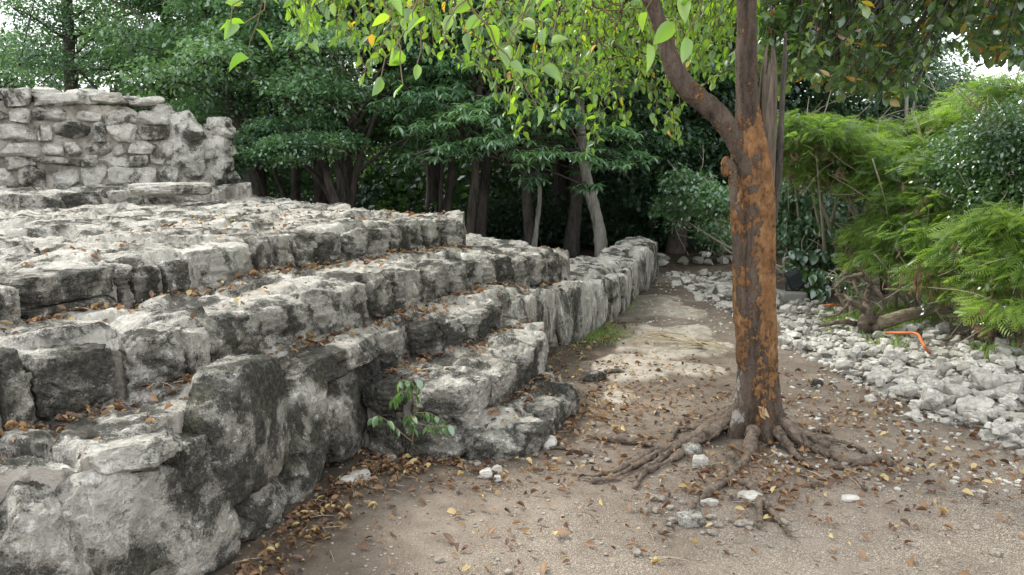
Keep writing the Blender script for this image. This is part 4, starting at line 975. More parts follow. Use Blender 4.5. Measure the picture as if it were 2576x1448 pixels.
# undergrowth: the far wood reads as one mass
def undergrowth():
    rs = np.random.RandomState(5); b = Bag()
    n = 90000; x = rs.uniform(-17, 16, n); y = rs.uniform(17.0, 24, n); z = rs.rand(n) ** .9 * np.where(x < -3.0, 3.4, 5.2) * (1 + .25 * vnoise(p3(x * .5, y * .5), 4)); 
    k = vnoise(np.stack([x * .9, y * .9, z * .9], 1), 6) > -.35; keep = ~((x > 5.2) & (z > 2.4 + .3 * vnoise(p3(x, y), 3)))
    k &= keep; x, y, z = x[k], y[k], z[k]; n = len(x)
    scatter(b, *LEAF_FAR, np.stack([x, y, z], 1), rotmats(rs.uniform(0, 6.3, n), rs.normal(.5, .5, n), rs.normal(0, .5, n)), rs.uniform(.16, .26, n), np.clip(rs.normal(.4, .2, n), 0, 1))
    n = 30000; x = rs.uniform(-24, 24, n); y = rs.uniform(24, 28, n); z = rs.rand(n) * 3.4
    scatter(b, *LEAF_FAR, np.stack([x, y, z], 1), rotmats(rs.uniform(0, 6.3, n), rs.normal(.5, .5, n), rs.normal(0, .5, n)), rs.uniform(.35, .5, n), np.clip(rs.normal(.4, .2, n), 0, 1))
    n = 42000; x = rs.uniform(-3.2, 5.6, n); y = rs.uniform(12.5, 25, n); z = rs.uniform(5.0, 8.2, n) + .05 * (y - 14)  # canopy mostly above the frame, added to shade the far path end
    k = vnoise(np.stack([x * .8, y * .8, z * .8], 1), 16) > -.45; x, y, z = x[k], y[k], z[k]; n = len(x)
    scatter(b, *LEAF_FAR, np.stack([x, y, z], 1), rotmats(rs.uniform(0, 6.3, n), rs.normal(.4, .4, n), rs.normal(0, .4, n)), rs.uniform(.16, .26, n), np.clip(rs.normal(.4, .2, n), 0, 1))
    n = 26000; x = rs.uniform(1.6, 6.4, n); y = rs.uniform(12.2, 17.5, n); z = rs.uniform(0, 1, n); z = .9 + .35 * vnoise(p3(x * .9, y * .9), 19) + z * 3.0  # leaf mass hung over the path end, added to darken it
    scatter(b, *LEAF_FAR, np.stack([x, y, z], 1), rotmats(rs.uniform(0, 6.3, n), rs.normal(.6, .4, n), rs.normal(0, .4, n)), rs.uniform(.09, .15, n), np.clip(rs.normal(.35, .2, n), 0, 1))
    n = 52000; x = rs.uniform(4.2, 15, n); y = rs.uniform(2.5, 17, n); k = x > .66 * y + 1.5; x, y = x[k], y[k]; n = len(x)     # bushes that close the clearing on the right
    z = rs.rand(n) * (2.2 + 1.6 * vnoise(p3(x * .5, y * .5), 29))
    scatter(b, *LEAF_FAR, np.stack([x, y, z], 1), rotmats(rs.uniform(0, 6.3, n), rs.normal(.5, .4, n), rs.normal(0, .4, n)), rs.uniform(.10, .17, n), np.clip(rs.normal(.6, .25, n), 0, 1))
    # waist-high shrubs among the trunks
    n = 36000; x = rs.uniform(-6, 3.2, n); y = rs.uniform(13.8, 17, n); hmax = .55 + .5 * vnoise(p3(x * .8, y * .8), 9); z = rs.rand(n) * np.clip(hmax, .1, 1.4)
    scatter(b, *LEAF_FAR, np.stack([x, y, z + .1], 1), rotmats(rs.uniform(0, 6.3, n), rs.normal(.4, .4, n), rs.normal(0, .5, n)), rs.uniform(.07, .13, n), np.clip(rs.normal(.4, .2, n), 0, 1))
    tag(obj('undergrowth', b.mesh('undergrowth', M_UNDER)), 'dense dark undergrowth closing the view behind the tree trunks, with leaf masses added for shade', 'undergrowth', kind='stuff')
undergrowth()

# ------------------------------------------------------------------ feathery shrubs on the right
def frond(pairs=7):
    V, Q = [], []; ln = 1.0
    for i in range(pairs):
        x = .12 + .85 * i / (pairs - 1); l = .34 * math.sin(math.pi * (.18 + .75 * i / (pairs - 1))) + .08
        for s in (1, -1):
            a = len(V); V += [(x - .02, 0, -.1 * x * x), (x + l * .35, s * l * .55, .03 - .1 * x * x), (x + l * .62, s * l, -.05 - .1 * x * x), (x + l * .16, s * l * .62, -.0 - .1 * x * x)]; Q.append((a, a + 1, a + 2, a + 3) if s > 0 else (a, a + 3, a + 2, a + 1))
    return np.array(V), np.array(Q)
FROND = frond()
def feather_shrub(label, base, cl, n, mat=M_FEATH, tmpl=FROND, size=(.11, .18), seed=1, stems=M_TWIG, name='feathery_shrub', group='feathery shrubs on the right of the rubble', tilt=(.35, .3), cat='shrub', flat=.5):
    rs = np.random.RandomState(seed); base = np.array(base, float); root = empty(name, base, label, cat, group); cl = np.array(cl, float); cl[:, :3] -= base
    n = int(n * (1.75 if tmpl is FROND else 1.3)); pos, M, s, A = blob_leaves(rs, cl[:, :3], cl[:, 3], n, flat=flat, size=size, tilt=tilt, shell=.5); b = Bag(); scatter(b, *tmpl, pos, M, s, A)
    b2 = Bag()
    for c in cl:
        a = np.array((rs.normal() * .15, rs.normal() * .15 + .2, 0)); m_ = (a + c[:3]) / 2 + rs.normal(size=3) * .12; tube(b2, resample(np.array([a, m_, c[:3]]), 14), np.linspace(.028, .007, 14), 6, cap=False)
        for q in range(7): d = rs.normal(size=3) * c[3] * .9; tube(b2, resample(np.array([c[:3], c[:3] + d * .5 + rs.normal(size=3) * .05, c[:3] + d]), 7), np.linspace(.007, .0025, 7), 4, cap=False)
    if tmpl is FROND:
        p2, M2, s2, A2 = blob_leaves(rs, cl[:, :3] - (0, -.1, .12), cl[:, 3], n, flat=.7, size=(.03, .05), tilt=(.5, .5)); b3 = Bag(); scatter(b3, *LEAF_FAR, p2, M2, s2, A2)
        n3 = n // 12; p2, M2, s2, A2 = blob_leaves(rs, cl[:, :3] - (0, 0, .1), cl[:, 3], n3, flat=.7, size=(.08, .13), tilt=(1.2, .3)); b4 = Bag(); scatter(b4, *tmpl, p2, M2, s2, A2)
        obj('inner_leaves', b3.mesh('inner_leaves', M_GLOSS), root); obj('dead_fronds', b4.mesh('dead_fronds', M_POD), root)
    obj('foliage', b.mesh('foliage', mat), root); obj('stems', b2.mesh('stems', stems), root)
def CL(*q): return [(*aty(px, py, Y), r) for px, py, Y, r in q]
feather_shrub('bright green feathery shrub arching just right of the tree trunk', (*atz(2120, 740), 0), CL((2010, 320, 8.6, .38), (2050, 350, 8.4, .45), (2150, 380, 8.6, .42), (1990, 370, 8.8, .3), (2110, 440, 8.8, .35), (2030, 430, 9.0, .4), (2200, 420, 8.8, .4), (2180, 330, 9.2, .3)), 1900, seed=1)
feather_shrub('bright feathery shrub in the middle right drooping over the fallen log', (*atz(2330, 800), 0), CL((2220, 470, 8.2, .36), (2280, 430, 8.0, .42), (2330, 500, 7.8, .45), (2260, 560, 7.9, .35), (2200, 600, 8.2, .3), (2330, 600, 7.5, .4), (2260, 650, 7.8, .3), (2380, 420, 8.2, .4), (2180, 660, 8.3, .25), (2420, 560, 7.4, .4), (2350, 700, 7.2, .3), (2420, 660, 7.0, .3), (2330, 380, 8.6, .4)), 3200, seed=2)
feather_shrub('feathery shrub with yellow-green tips below the bright sky gap', (*atz(2480, 760), 0), CL((2400, 320, 9.4, .5), (2320, 340, 9.8, .45), (2480, 300, 8.6, .5), (2250, 360, 10.0, .35), (2550, 230, 8.2, .4), (2440, 260, 9.4, .35)), 1700, seed=3)
feather_shrub('dark green feathery shrub at the right edge of the picture', (*atz(2580, 860), 0), CL((2500, 600, 6.6, .35), (2560, 680, 6.2, .3), (2500, 720, 6.6, .28), (2450, 640, 6.8, .3), (2570, 560, 6.4, .35), (2540, 780, 6.1, .25), (2630, 650, 6.2, .4), (2420, 740, 6.9, .2)), 1700, seed=4)
feather_shrub('glossy small-leaved shrub massed along the upper right edge', (*atz(2640, 800), 0), CL((2440, 480, 7.4, .4), (2520, 430, 7.2, .45), (2560, 350, 7.2, .45), (2560, 500, 7.0, .42), (2480, 400, 7.6, .4), (2410, 400, 8.0, .3), (2600, 420, 7.0, .5), (2500, 520, 7.0, .3), (2640, 560, 6.8, .4)), 16000, mat=M_GLOSS, tmpl=LEAF_FAR, size=(.035, .055), seed=5, name='glossy_shrub', group='', tilt=(.3, .6), flat=.8)
feather_shrub('dark creeper-covered shrub right behind the tree trunk', (*atz(2010, 700), 0), CL((1990, 500, 9.8, .4), (2060, 560, 9.7, .45), (1990, 600, 9.7, .35), (2100, 500, 10, .4), (2040, 660, 9.5, .3), (2130, 620, 9.6, .4), (2160, 540, 9.8, .4), (1920, 560, 10.2, .4), (2120, 690, 9.3, .22), (1820, 520, 11, .45), (1740, 480, 11.4, .4), (1700, 540, 11.8, .35), (1800, 600, 12.3, .35)), 15000, mat=M_DARK, tmpl=LEAF_FAR, size=(.05, .085), seed=6, name='dark_shrub', group='', tilt=(.5, .5), flat=.8)
feather_shrub('broad heart-leaved creeper climbing behind the floodlight', (*atz(2040, 745), 0), CL((2020, 640, 9.2, .16), (2045, 690, 9.1, .18), (2000, 670, 9.2, .1), (2060, 730, 9.0, .12), (2100, 580, 9.3, .2), (2080, 640, 9.2, .15)), 420, mat=M_GLOSS, tmpl=(LEAF_OVATE[0] * (1, 1.4, 1), LEAF_OVATE[1]), size=(.08, .13), seed=7, name='creeper', group='', tilt=(1.0, .3), cat='creeper')
feather_shrub('small sparse leafy sapling among the bare roots of the fallen log', (*atz(2150, 810), 0), CL((2130, 720, 7.9, .12), (2160, 745, 7.8, .14), (2110, 700, 7.9, .1), (2180, 720, 7.9, .1)), 500, mat=M_GLOSS, tmpl=LEAF_FAR, size=(.02, .035), seed=8, name='sapling', group='', cat='sapling')
for o in list(bpy.data.objects):
    if 'group' in o.keys() and o['group'] == '': del o['group']
# dry seed pods hanging on the shrub: a part of it
def pods():
    rs = np.random.RandomState(9); t = leaf_template(.2, .3, .15, 4, 1.0)
    sh = [o for o in bpy.data.objects if o.get('label', '').startswith('bright feathery shrub in the middle')][0]
    for px, py, Y, n in ((2310, 690, 7.0, 20), (2350, 720, 6.9, 14), (2420, 690, 6.8, 14), (2480, 740, 6.4, 24), (2510, 790, 6.2, 16), (2540, 700, 6.2, 14), (2240, 700, 7.6, 8)):
        pos = np.array([aty(px + rs.normal() * 16, py + rs.normal() * 16, Y + rs.normal() * .08) for i in range(n)]); b = Bag()
        for p in pos: tube(b, [np.append(p[:2], p[2] + .002), p * .5 + pos[0] * .5 + (0, 0, .05), pos[0] + (0, 0, .08)], [.0012] * 3, 3, cap=False)
        scatter(b, *t, pos, rotmats(rs.uniform(0, 6.3, n), rs.normal(1.35, .15, n), rs.normal(0, .5, n)), rs.uniform(.08, .12, n), rs.rand(n))
        obj('pod_cluster', b.mesh('pod_cluster', M_POD, off=np.array(sh.location)), sh)
pods()
# bare stems standing in the shrubs
def bare(label, lines, mat=M_TWIG, name='bare_sapling', cat='sapling'):
    b = Bag(); P0 = None
    for Y, pts in lines:
        P = np.array([aty(px, py, Y) for px, py, w_ in pts]); R = [w_ / 2 * Y / F for _, _, w_ in pts]
        tube(b, P, R, 8, n=10 * len(P), bump=bark_bump(.003, 3)); P0 = P[0] if P0 is None else P0
    return tag(obj(name, b.mesh(name, mat, off=P0), None, tuple(P0)), label, cat)
bare('bare forked sapling slanting across the gap between the feathery shrubs', [(8.8, [(2290, 740, 16), (2250, 640, 14), (2215, 570, 14), (2170, 490, 12), (2130, 415, 9)]), (8.8, [(2172, 492, 8), (2110, 455, 6), (2060, 450, 4)]), (8.8, [(2215, 570, 6), (2160, 560, 5), (2130, 500, 3)])])
bare('arching brown branch spanning right from behind the tree trunk', [(9.3, [(2230, 780, 20), (2210, 560, 20), (2180, 450, 20), (2130, 432, 19), (2070, 425, 17), (2020, 400, 15), (1985, 385, 10)])], M_DARKBARK, 'bare_branch', 'branch')
bare('slim grey pole of a dead tree beneath the sky gap', [(9.6, [(2285, 800, 22), (2282, 640, 22), (2278, 500, 18), (2280, 380, 10), (2281, 200, 7)]), (9.6, [(2282, 330, 6), (2300, 260, 5), (2310, 200, 3)])], M_GREYBARK, 'dead_tree', 'tree')
bare('long thin bare twigs poking out of the feathery shrub', [(7.4, [(2560, 830, 9), (2530, 740, 8), (2480, 640, 7), (2455, 620, 5)]), (7.4, [(2350, 640, 3), (2400, 600, 4), (2480, 590, 3), (2560, 600, 3)]), (7.6, [(2200, 640, 3), (2260, 700, 4), (2320, 680, 3)]), (7.8, [(2195, 400, 3), (2230, 520, 4), (2235, 620, 5)])])

# ------------------------------------------------------------------ fallen log with its roots, dead stump, floodlight, pipes
def log():
    a = np.array((*atz(2205, 822, .10), .12)); bb = aty(2400, 775, a[1] + .5); root = empty('fallen_log', (a[0], a[1], 0), 'bleached fallen log with a tangle of upturned roots at its left end', 'log'); off = np.array((a[0], a[1], 0))
    b = Bag(); tube(b, [a, (a + bb) / 2 + (0, 0, .03), bb], [.062, .055, .045], 20, n=80, bump=bark_bump(.006, 4)); obj('log', b.mesh('log', M_LOG, off=off), root)
    b = Bag(); rs = np.random.RandomState(4); Y = a[1]
    for ln in ([(2205, 820, 34), (2185, 790, 26), (2180, 750, 16), (2190, 715, 13), (2170, 690, 8), (2160, 670, 4)], [(2190, 715, 12), (2210, 735, 10), (2225, 770, 8), (2200, 800, 12)], [(2190, 790, 18), (2150, 765, 14), (2125, 745, 8), (2100, 742, 4)],
               [(2170, 690, 8), (2130, 700, 8), (2110, 715, 6), (2100, 725, 5)], [(2200, 825, 20), (2225, 850, 13), (2210, 868, 10), (2200, 882, 6)], [(2195, 815, 22), (2150, 815, 16), (2120, 810, 12), (2060, 822, 6)], [(2180, 800, 30), (2170, 820, 24), (2200, 835, 18)], [(2185, 760, 10), (2160, 740, 8), (2148, 705, 6), (2150, 690, 4)], [(2140, 760, 7), (2110, 790, 6), (2085, 795, 4)]):
        P = np.array([aty(px, py, Y + rs.uniform(-.08, .08)) for px, py, w_ in ln]); R = [w_ / 2 * Y / F for *_, w_ in ln]; tube(b, P, R, 10, n=14 * len(P), bump=bark_bump(.006, 6))
    obj('upturned_roots', b.mesh('upturned_roots', M_ROOT, off=off), root)
log()
def stump():
    x, y = atz(2500, 880); rs = np.random.RandomState(8); b = Bag(); c = aty(2470, 780, y)
    for ln in ([(2520, 900, 60), (2490, 830, 44), (2460, 760, 26), (2445, 700, 12), (2437, 675, 5)], [(2490, 850, 24), (2470, 790, 18), (2460, 720, 8)], [(2540, 890, 30), (2510, 800, 20), (2490, 740, 8)]):
        P = np.array([aty(px, py, y + rs.uniform(-.05, .1)) for px, py, _ in ln]); tube(b, P, [w_ / 2 * y / F for *_, w_ in ln], 12, n=60, bump=bark_bump(.015, 9))
    for i in range(46):
        s = aty(rs.uniform(2430, 2560), rs.uniform(730, 880), y + rs.uniform(-.2, .2)); d = rs.normal(size=3) * np.array((.18, .12, .16)); tube(b, resample(np.array([s, s + d * .5 + rs.normal(size=3) * .04, s + d]), 8), np.linspace(.009, .003, 8), 5)
    tag(obj('dead_stump', b.mesh('dead_stump', M_ROOT, off=(x, y, 0)), None, (x, y, 0)), 'dark broken stump wrapped in dead twigs at the right edge', 'stump')
stump()
def box(bag, c, d, rot=None, bev=.012):
    V, Q = CS[8]; V = V / (np.sum(np.abs(V) ** 14, 1) ** (1 / 14))[:, None] * np.asarray(d) / 2
    if rot is not None: V = V @ rot.T
    bag.add(V + np.asarray(c), Q)
def rx(a): c, s = math.cos(a), math.sin(a); return np.array(((1, 0, 0), (0, c, -s), (0, s, c)))
def ry(a): c, s = math.cos(a), math.sin(a); return np.array(((c, 0, s), (0, 1, 0), (-s, 0, c)))
def floodlight():
    x, y = atz(1990, 757); root = empty('floodlight', (x, y, 0), 'black tilted floodlight on a pale concrete footing beneath the creeper', 'floodlight')
    b = Bag(); box(b, (0, 0, .045), (.30, .22, .13)); obj('concrete_footing', b.mesh('concrete_footing', M_CONC), root)
    b = Bag(); R_ = ry(-.5) @ rx(.3); box(b, (.02, 0, .25), (.16, .09, .22), R_); hd = obj('lamp_head', b.mesh('lamp_head', M_BLACK), root)
    b = Bag(); box(b, np.array((.02, 0, .25)) + R_ @ np.array((0, -.046, 0)), (.13, .01, .19), R_); obj('glass', b.mesh('glass', M_LENS), hd)
    b = Bag(); tube(b, [(-.06, 0, .10), (-.07, 0, .2), (-.05, 0, .26)], [.01] * 3, 8); tube(b, [(.07, 0, .10), (.10, 0, .18), (.09, 0, .24)], [.01] * 3, 8); tube(b, [(-.06, 0, .115), (.07, 0, .115)], [.011] * 2, 8); obj('bracket', b.mesh('bracket', M_BLACK), root)
floodlight()
def pipe(label, pts, w_):
    b = Bag(); P = []
    for px, py, z in pts: xx, yy = atz(px, py, z); P.append((xx, yy, z))
    P = np.array(P); tube(b, P, w_, 12, n=80); tag(obj('plastic_conduit', b.mesh('plastic_conduit', M_ORANGE, off=P[0]), None, tuple(P[0])), label, 'conduit', 'orange conduits in the rubble')
pipe('long bent orange plastic conduit lying across the rubble at right', [(2228, 838, .10), (2268, 838, .14), (2300, 839, .15), (2312, 845, .15), (2318, 858, .14), (2326, 872, .12), (2337, 888, .05)], .012)
pipe('short orange plastic conduit lying in the rubble near the floodlight', [(2070, 770, .05), (2085, 768, .12), (2100, 768, .12), (2118, 776, .08), (2130, 782, .04)], .012)

# dry palm fronds on the path
def palm(label, px, py, seed, n=11, L=.55, a0=0.3):
    x, y = atz(px, py); rs = np.random.RandomState(seed); b = Bag()
    for i in range(n):
        a = a0 + rs.normal() * .5; l = L * rs.uniform(.5, 1); P = np.array([(0, 0, .03), (math.cos(a) * l * .5, math.sin(a) * l * .5, .05 + rs.uniform(0, .05)), (math.cos(a + .15) * l, math.sin(a + .15) * l, .02)])
        tube(b, resample(P, 8), np.linspace(.006, .002, 8), 4, A=rs.rand(), cap=False)
    tag(obj('palm_frond', b.mesh('palm_frond', M_STRAW), None, (x, y, float(ground_z(x, y)[0]))), label, 'palm frond', 'dry palm fronds on the path')
palm('dry palm frond fanned out on the path left of the trunk', 1770, 888, 1, a0=3.0, L=.7)
palm('small curled dry palm frond close beside the trunk', 1740, 880, 2, n=14, a0=-.9, L=.45)
palm('long dry palm frond lying on the path beyond the others', 1700, 868, 3, n=12, a0=3.3, L=.5)

# seedling on the stair flank, creeper moss on the wall, grass
def seedling():
    x, y = atz(1010, 1150); rs = np.random.RandomState(2); b, lb = Bag(), Bag(); Yp = y - .10; root = empty('seedling', (x, Yp, 0), 'green leafy seedling growing up against the flank of the stair', 'seedling'); off = np.array((x, Yp, 0))
    st = [[(1036, 1120), (1042, 1060), (1046, 1000), (1052, 955)], [(1046, 1040), (1080, 1040), (1120, 1062)], [(1044, 1065), (1100, 1075), (1130, 1070)], [(1046, 1000), (1010, 985), (985, 1010)], [(1048, 985), (1030, 960), (1005, 960)], [(1044, 1050), (1030, 1050), (1040, 1080)], [(1034, 1110), (960, 1050), (935, 1055)]]
    pos, az, ti, ro, sc_, A = [], [], [], [], [], []
    for k, s in enumerate(st):
        P = resample(np.array([aty(px, py, Yp - .02 * k) for px, py in s]), 14); tube(b, P, np.linspace(.0045 if k == 0 else .003, .0012, 14), 5, cap=False)
        for i in range(3 if k else 7, 14, 1 if k else 2):
            pos.append(P[i]); az.append((-.3 if i % 2 else 3.3) + rs.normal() * .4); ti.append(rs.normal(1.1, .2)); ro.append(rs.normal(0, .4)); sc_.append(rs.uniform(.04, .065)); A.append(rs.uniform(.5, 1))
    scatter(lb, *LEAF_OVATE, np.array(pos), rotmats(np.array(az), np.array(ti), np.array(ro)), np.array(sc_), np.array(A)); obj('stem', b.mesh('stem', M_STEM, off=off), root); obj('leaves', lb.mesh('leaves', M_GLOSS, off=off), root)
seedling()
def tuft(name, label, pos, n, mat, size, seed, cat, kind=None, tmpl=LEAF_FAR, tilt=(1.0, .5), tint=(.2, .8)):
    rs = np.random.RandomState(seed); b = Bag(); i = rs.randint(len(pos), size=n); P = np.array(pos)[i]; P[:, :3] += rs.normal(size=(n, 3)) * P[:, 3:4]; P = P[:, :3]
    scatter(b, *tmpl, P, rotmats(rs.uniform(0, 6.3, n), rs.normal(tilt[0], tilt[1], n), rs.normal(0, .5, n)), rs.uniform(*size, n), rs.uniform(*tint, n)); o = P.mean(0)
    return tag(obj(name, b.mesh(name, mat, off=o), None, tuple(o)), label, cat, kind=kind)
wl = []
for px, py in ((1290, 775), (1300, 800), (1320, 820), (1345, 850), (1335, 870), (1310, 850), (1295, 825), (1330, 790)):
    wl.append((*aty(px, py, 5.95 + (px - 1280) * .006), .03))
tuft('hanging_moss', 'olive brown moss and dry plants hanging down the low wall face', wl, 900, M_MOSS, (.02, .045), 3, 'moss', tilt=(1.3, .3))
def grass():
    rs = np.random.RandomState(6); b = Bag(); pos = []
    for px, py, sx, sy, n in ((1500, 838, 34, 12, 1500), (1540, 850, 30, 8, 500), (1580, 770, 14, 10, 350), (2200, 826, 50, 12, 2200), (2300, 800, 60, 12, 2200), (2150, 800, 40, 10, 900), (1460, 860, 20, 8, 300), (2230, 870, 40, 10, 200), (2520, 900, 40, 10, 500)):
        X, Y_ = px + rs.normal(size=n) * sx, py + rs.normal(size=n) * sy
        for a, c_ in zip(X, Y_): pos.append(atz(a, c_))
    pos = np.array(pos); z, k, _ = surface(pos[:, 0], pos[:, 1]); m = k == 0; pos, z = pos[m], ground_z(pos[m][:, 0], pos[m][:, 1]); n = len(pos)
    tall = (pos[:, 0] > 2.4)
    scatter(b, np.array([(0, .04, 0), (.5, .05, .05), (1, 0, 0), (.5, -.05, .05)]), LEAF_FAR[1], np.c_[pos, z], rotmats(rs.uniform(0, 6.3, n), rs.normal(-1.0, .3, n), rs.normal(0, .5, n)), rs.uniform(.02, .045, n) * np.where(tall, 2.6, 1), rs.uniform(.3, .9, n))
    tag(obj('grass', b.mesh('grass', M_FEATH)), 'short green grass and weeds in patches beside the wall and rubble', 'grass', kind='stuff')
grass()

# ------------------------------------------------------------------ rubble field
def rubble():
    rs = np.random.RandomState(31); lib = []
    for i in range(16):
        V, Q = stone((1, rs.uniform(.6, .95), rs.uniform(.42, .75)), 700 + i, n=8, e=6, cuts=16, rough=.22, strat=(1, 1, 1), cutlo=.42); lib.append(mesh('rubble_stone', V, Q, M_RUBBLE, sm=False))
    polyR = [(1962, 770), (2030, 762), (2120, 800), (2220, 850), (2330, 830), (2450, 880), (2640, 900), (2700, 1100), (2640, 1190), (2480, 1105), (2420, 1075), (2280, 1045), (2170, 980), (2080, 920), (1970, 880)]
    polyL = [(1668, 690), (1720, 684), (1840, 684), (1860, 700), (1960, 740), (1962, 800), (1850, 800), (1780, 770), (1740, 740), (1690, 720)]
    pts = []
    def samp(poly, n, lo, hi, p):
        q = np.array(poly, float); c = 0
        while c < n:
            px, py = rs.uniform(q[:, 0].min(), q[:, 0].max()), rs.uniform(q[:, 1].min(), q[:, 1].max())
            if not inside(np.array([px]), np.array([py]), poly)[0]: continue
            x, y = atz(px, py)
            if rs.rand() > (y / 9) ** 1.2 + .12: continue           # keeps the density even on the ground
            pts.append((x, y, lo + (hi - lo) * rs.rand() ** p)); c += 1
    for px, py, s in ((2215, 975, .15), (2270, 990, .15), (2350, 985, .15), (2345, 1040, .20), (2260, 915, .20), (2120, 905, .22), (2190, 1010, .10), (2430, 955, .2), (2480, 1000, .22), (2540, 1020, .2), (2360, 905, .2), (2060, 870, .16), (2400, 1020, .18), (2450, 1055, .2), (2300, 1060, .12)):
        x, y = atz(px, py); pts.append((x, y, s))
    samp(polyR, 1000, .045, .13, 1.5); samp(polyL, 105, .06, .20, 1.6)
    for i in range(18):   # stones behind the path end
        px, py = rs.uniform(1560, 1860), rs.uniform(640, 672); x, y = atz(px, py); pts.append((x, y, rs.uniform(.12, .3)))
    used = []; P = []
    for x, y, s in pts:
        st, k, _ = surface([x], [y])
        if k[0]: continue
        P.append((x, y, s))
    P = np.array(P); vis = P[:, 2] / P[:, 1]; order = np.argsort(-vis); rest = Bag()
    LBL = [('pale whitish limestone rock in the rubble field right of the tree', 'rubble rocks right of the tree'), ('grey limestone rock heaped at the shaded far end of the path', 'rubble rocks at the far end of the path')]
    for r, i in enumerate(order):
        x, y, s = P[i]; z = float(ground_z(x, y)[0]); near_ = np.hypot(P[:, 0] - x, P[:, 1] - y) < (P[:, 2] + s) * .42
        up = .03 * min(2, near_.sum() - 1) * (rs.rand() < .5); me = lib[rs.randint(16)]
        rot = (rs.uniform(-.3, .3), rs.uniform(-.3, .3), rs.uniform(0, 6.3)); sc = (s * rs.uniform(.85, 1.2), s * rs.uniform(.85, 1.2), s * rs.uniform(.75, 1.1)); loc = (x, y, z + s * .16 + up)
        if r < 300:
            o = obj('limestone_rock', me, None, loc); o.rotation_euler = rot; o.scale = sc
            l, g = LBL[1] if (y > 8.6 and x < 2.9) else LBL[0]; tag(o, l, 'rock', g)
        else:
            n = len(me.vertices); V = np.empty(n * 3, np.float32); me.vertices.foreach_get('co', V); V = V.reshape(-1, 3) * sc; c, s_ = math.cos(rot[2]), math.sin(rot[2]); V = V @ np.array(((c, s_, 0), (-s_, c, 0), (0, 0, 1)))
            q = np.empty(len(me.loops), np.int32); me.loops.foreach_get('vertex_index', q); rest.add(V + loc, q.reshape(-1, 4))
    # small chips filling the gaps
    k = 5; Vc, Qc = CS[5]
    chips = [stone((1, .8, .5), 800 + i, n=5, e=4, cuts=8, rough=.5, cutlo=.6) for i in range(5)]
    n = 0
    while n < 3200:
        if rs.rand() < .8: poly = polyR
        else: poly = polyL
        q = np.array(poly, float); px, py = rs.uniform(q[:, 0].min() - 60, q[:, 0].max()), rs.uniform(q[:, 1].min(), q[:, 1].max() + 50)
        x, y = atz(px, py)
        if rs.rand() > (y / 9) ** 1.2 + .12: continue
        inn = inside(np.array([px]), np.array([py]), poly)[0]
        if not inn and rs.rand() > .16: continue
        if x < 1.0 + .0 * y: 
            if y < 8: continue
        s = rs.uniform(.02, .06) if inn else rs.uniform(.015, .035); V, Q = chips[rs.randint(5)]; a = rs.uniform(0, 6.3); c, s_ = math.cos(a), math.sin(a)
        rest.add((V * s) @ np.array(((c, s_, 0), (-s_, c, 0), (0, 0, 1))) + (x, y, float(ground_z(x, y)[0]) + s * .15), Q); n += 1
    tag(obj('rubble', rest.mesh('rubble', M_RUBBLE, sm=False)), 'small limestone chips and half buried stones filling the rubble field', 'rubble', kind='stuff')
rubble()

# loose stones one can point at
def loose(label, px, py, dims, seed, mat=M_RUBBLE, zrot=0, cat='stone', name='loose_stone', n=14, lift=.3, group=None, e=4):
    x, y = atz(px, py, .02); z, k, _ = surface([x], [y]); z = max(float(z[0]), float(ground_z(x, y)[0])); V, Q = stone(dims, seed, n=n, e=e, cuts=8, rough=.7, cutlo=.65)
    o = obj(name, mesh(name, V, Q, mat), None, (x, y, z + dims[2] * lift)); o.rotation_euler = (0, 0, zrot); return tag(o, label, cat, group)
loose('flat grey block lying loose on the path beyond the stair', 1493, 948, (.19, .12, .085), 61, M_ROCK, .15)
loose('dark flat stone half buried right behind the loose path block', 1545, 937, (.16, .08, .03), 62, M_ROCKD, .1)
loose('white rounded stone sitting among the roots at the foot of the trunk', 1760, 1178, (.085, .075, .08), 63, M_ROCKP)
loose('grey rounded stone wedged under the left roots of the tree', 1738, 1146, (.11, .09, .07), 64, M_ROCK)
loose('pair-lying pale stone at the foot of the stair, left one', 1223, 1192, (.07, .06, .055), 65, M_RUBBLE)
loose('upright pale stone at the foot of the stair between two others', 1250, 1188, (.06, .05, .065), 66, M_RUBBLE)
loose('small round pale stone nearest the camera below the stair', 1251, 1204, (.045, .04, .04), 67, M_RUBBLE)
loose('pale angular stone lying in the litter beside the near wall', 905, 1198, (.11, .08, .06), 68, M_RUBBLE, .3)
loose('rounded whitish stone in the litter just left of the angular one', 875, 1208, (.08, .07, .05), 69, M_RUBBLE)
loose('reddish grey stone in the leaf litter below the seedling', 985, 1160, (.06, .05, .06), 70, M_ROCK)
loose('grey lump of rock lying below the front roots', 1735, 1304, (.12, .10, .07), 71, M_ROCK)
loose('mid-sized grey stone under the forking front root', 1888, 1255, (.12, .08, .06), 72, M_RUBBLE)
loose('flat pale stone between the diverging front roots', 1783, 1261, (.09, .05, .035), 73, M_RUBBLE)
loose('pale rough stone at the lower right corner of the stair', 1380, 1118, (.10, .09, .08), 74, M_RUBBLE)
loose('half-buried grey stone on the gravel right of the roots', 2138, 1252, (.09, .06, .03), 75, M_RUBBLE)
loose('dark weathered plank-like stone at the near edge of the rubble', 2208, 952, (.26, .09, .05), 76, M_ROCKD, -.5)
loose('dark brown stone on the bare soil right of the trunk', 2055, 962, (.09, .06, .05), 77, M_ROCKD)
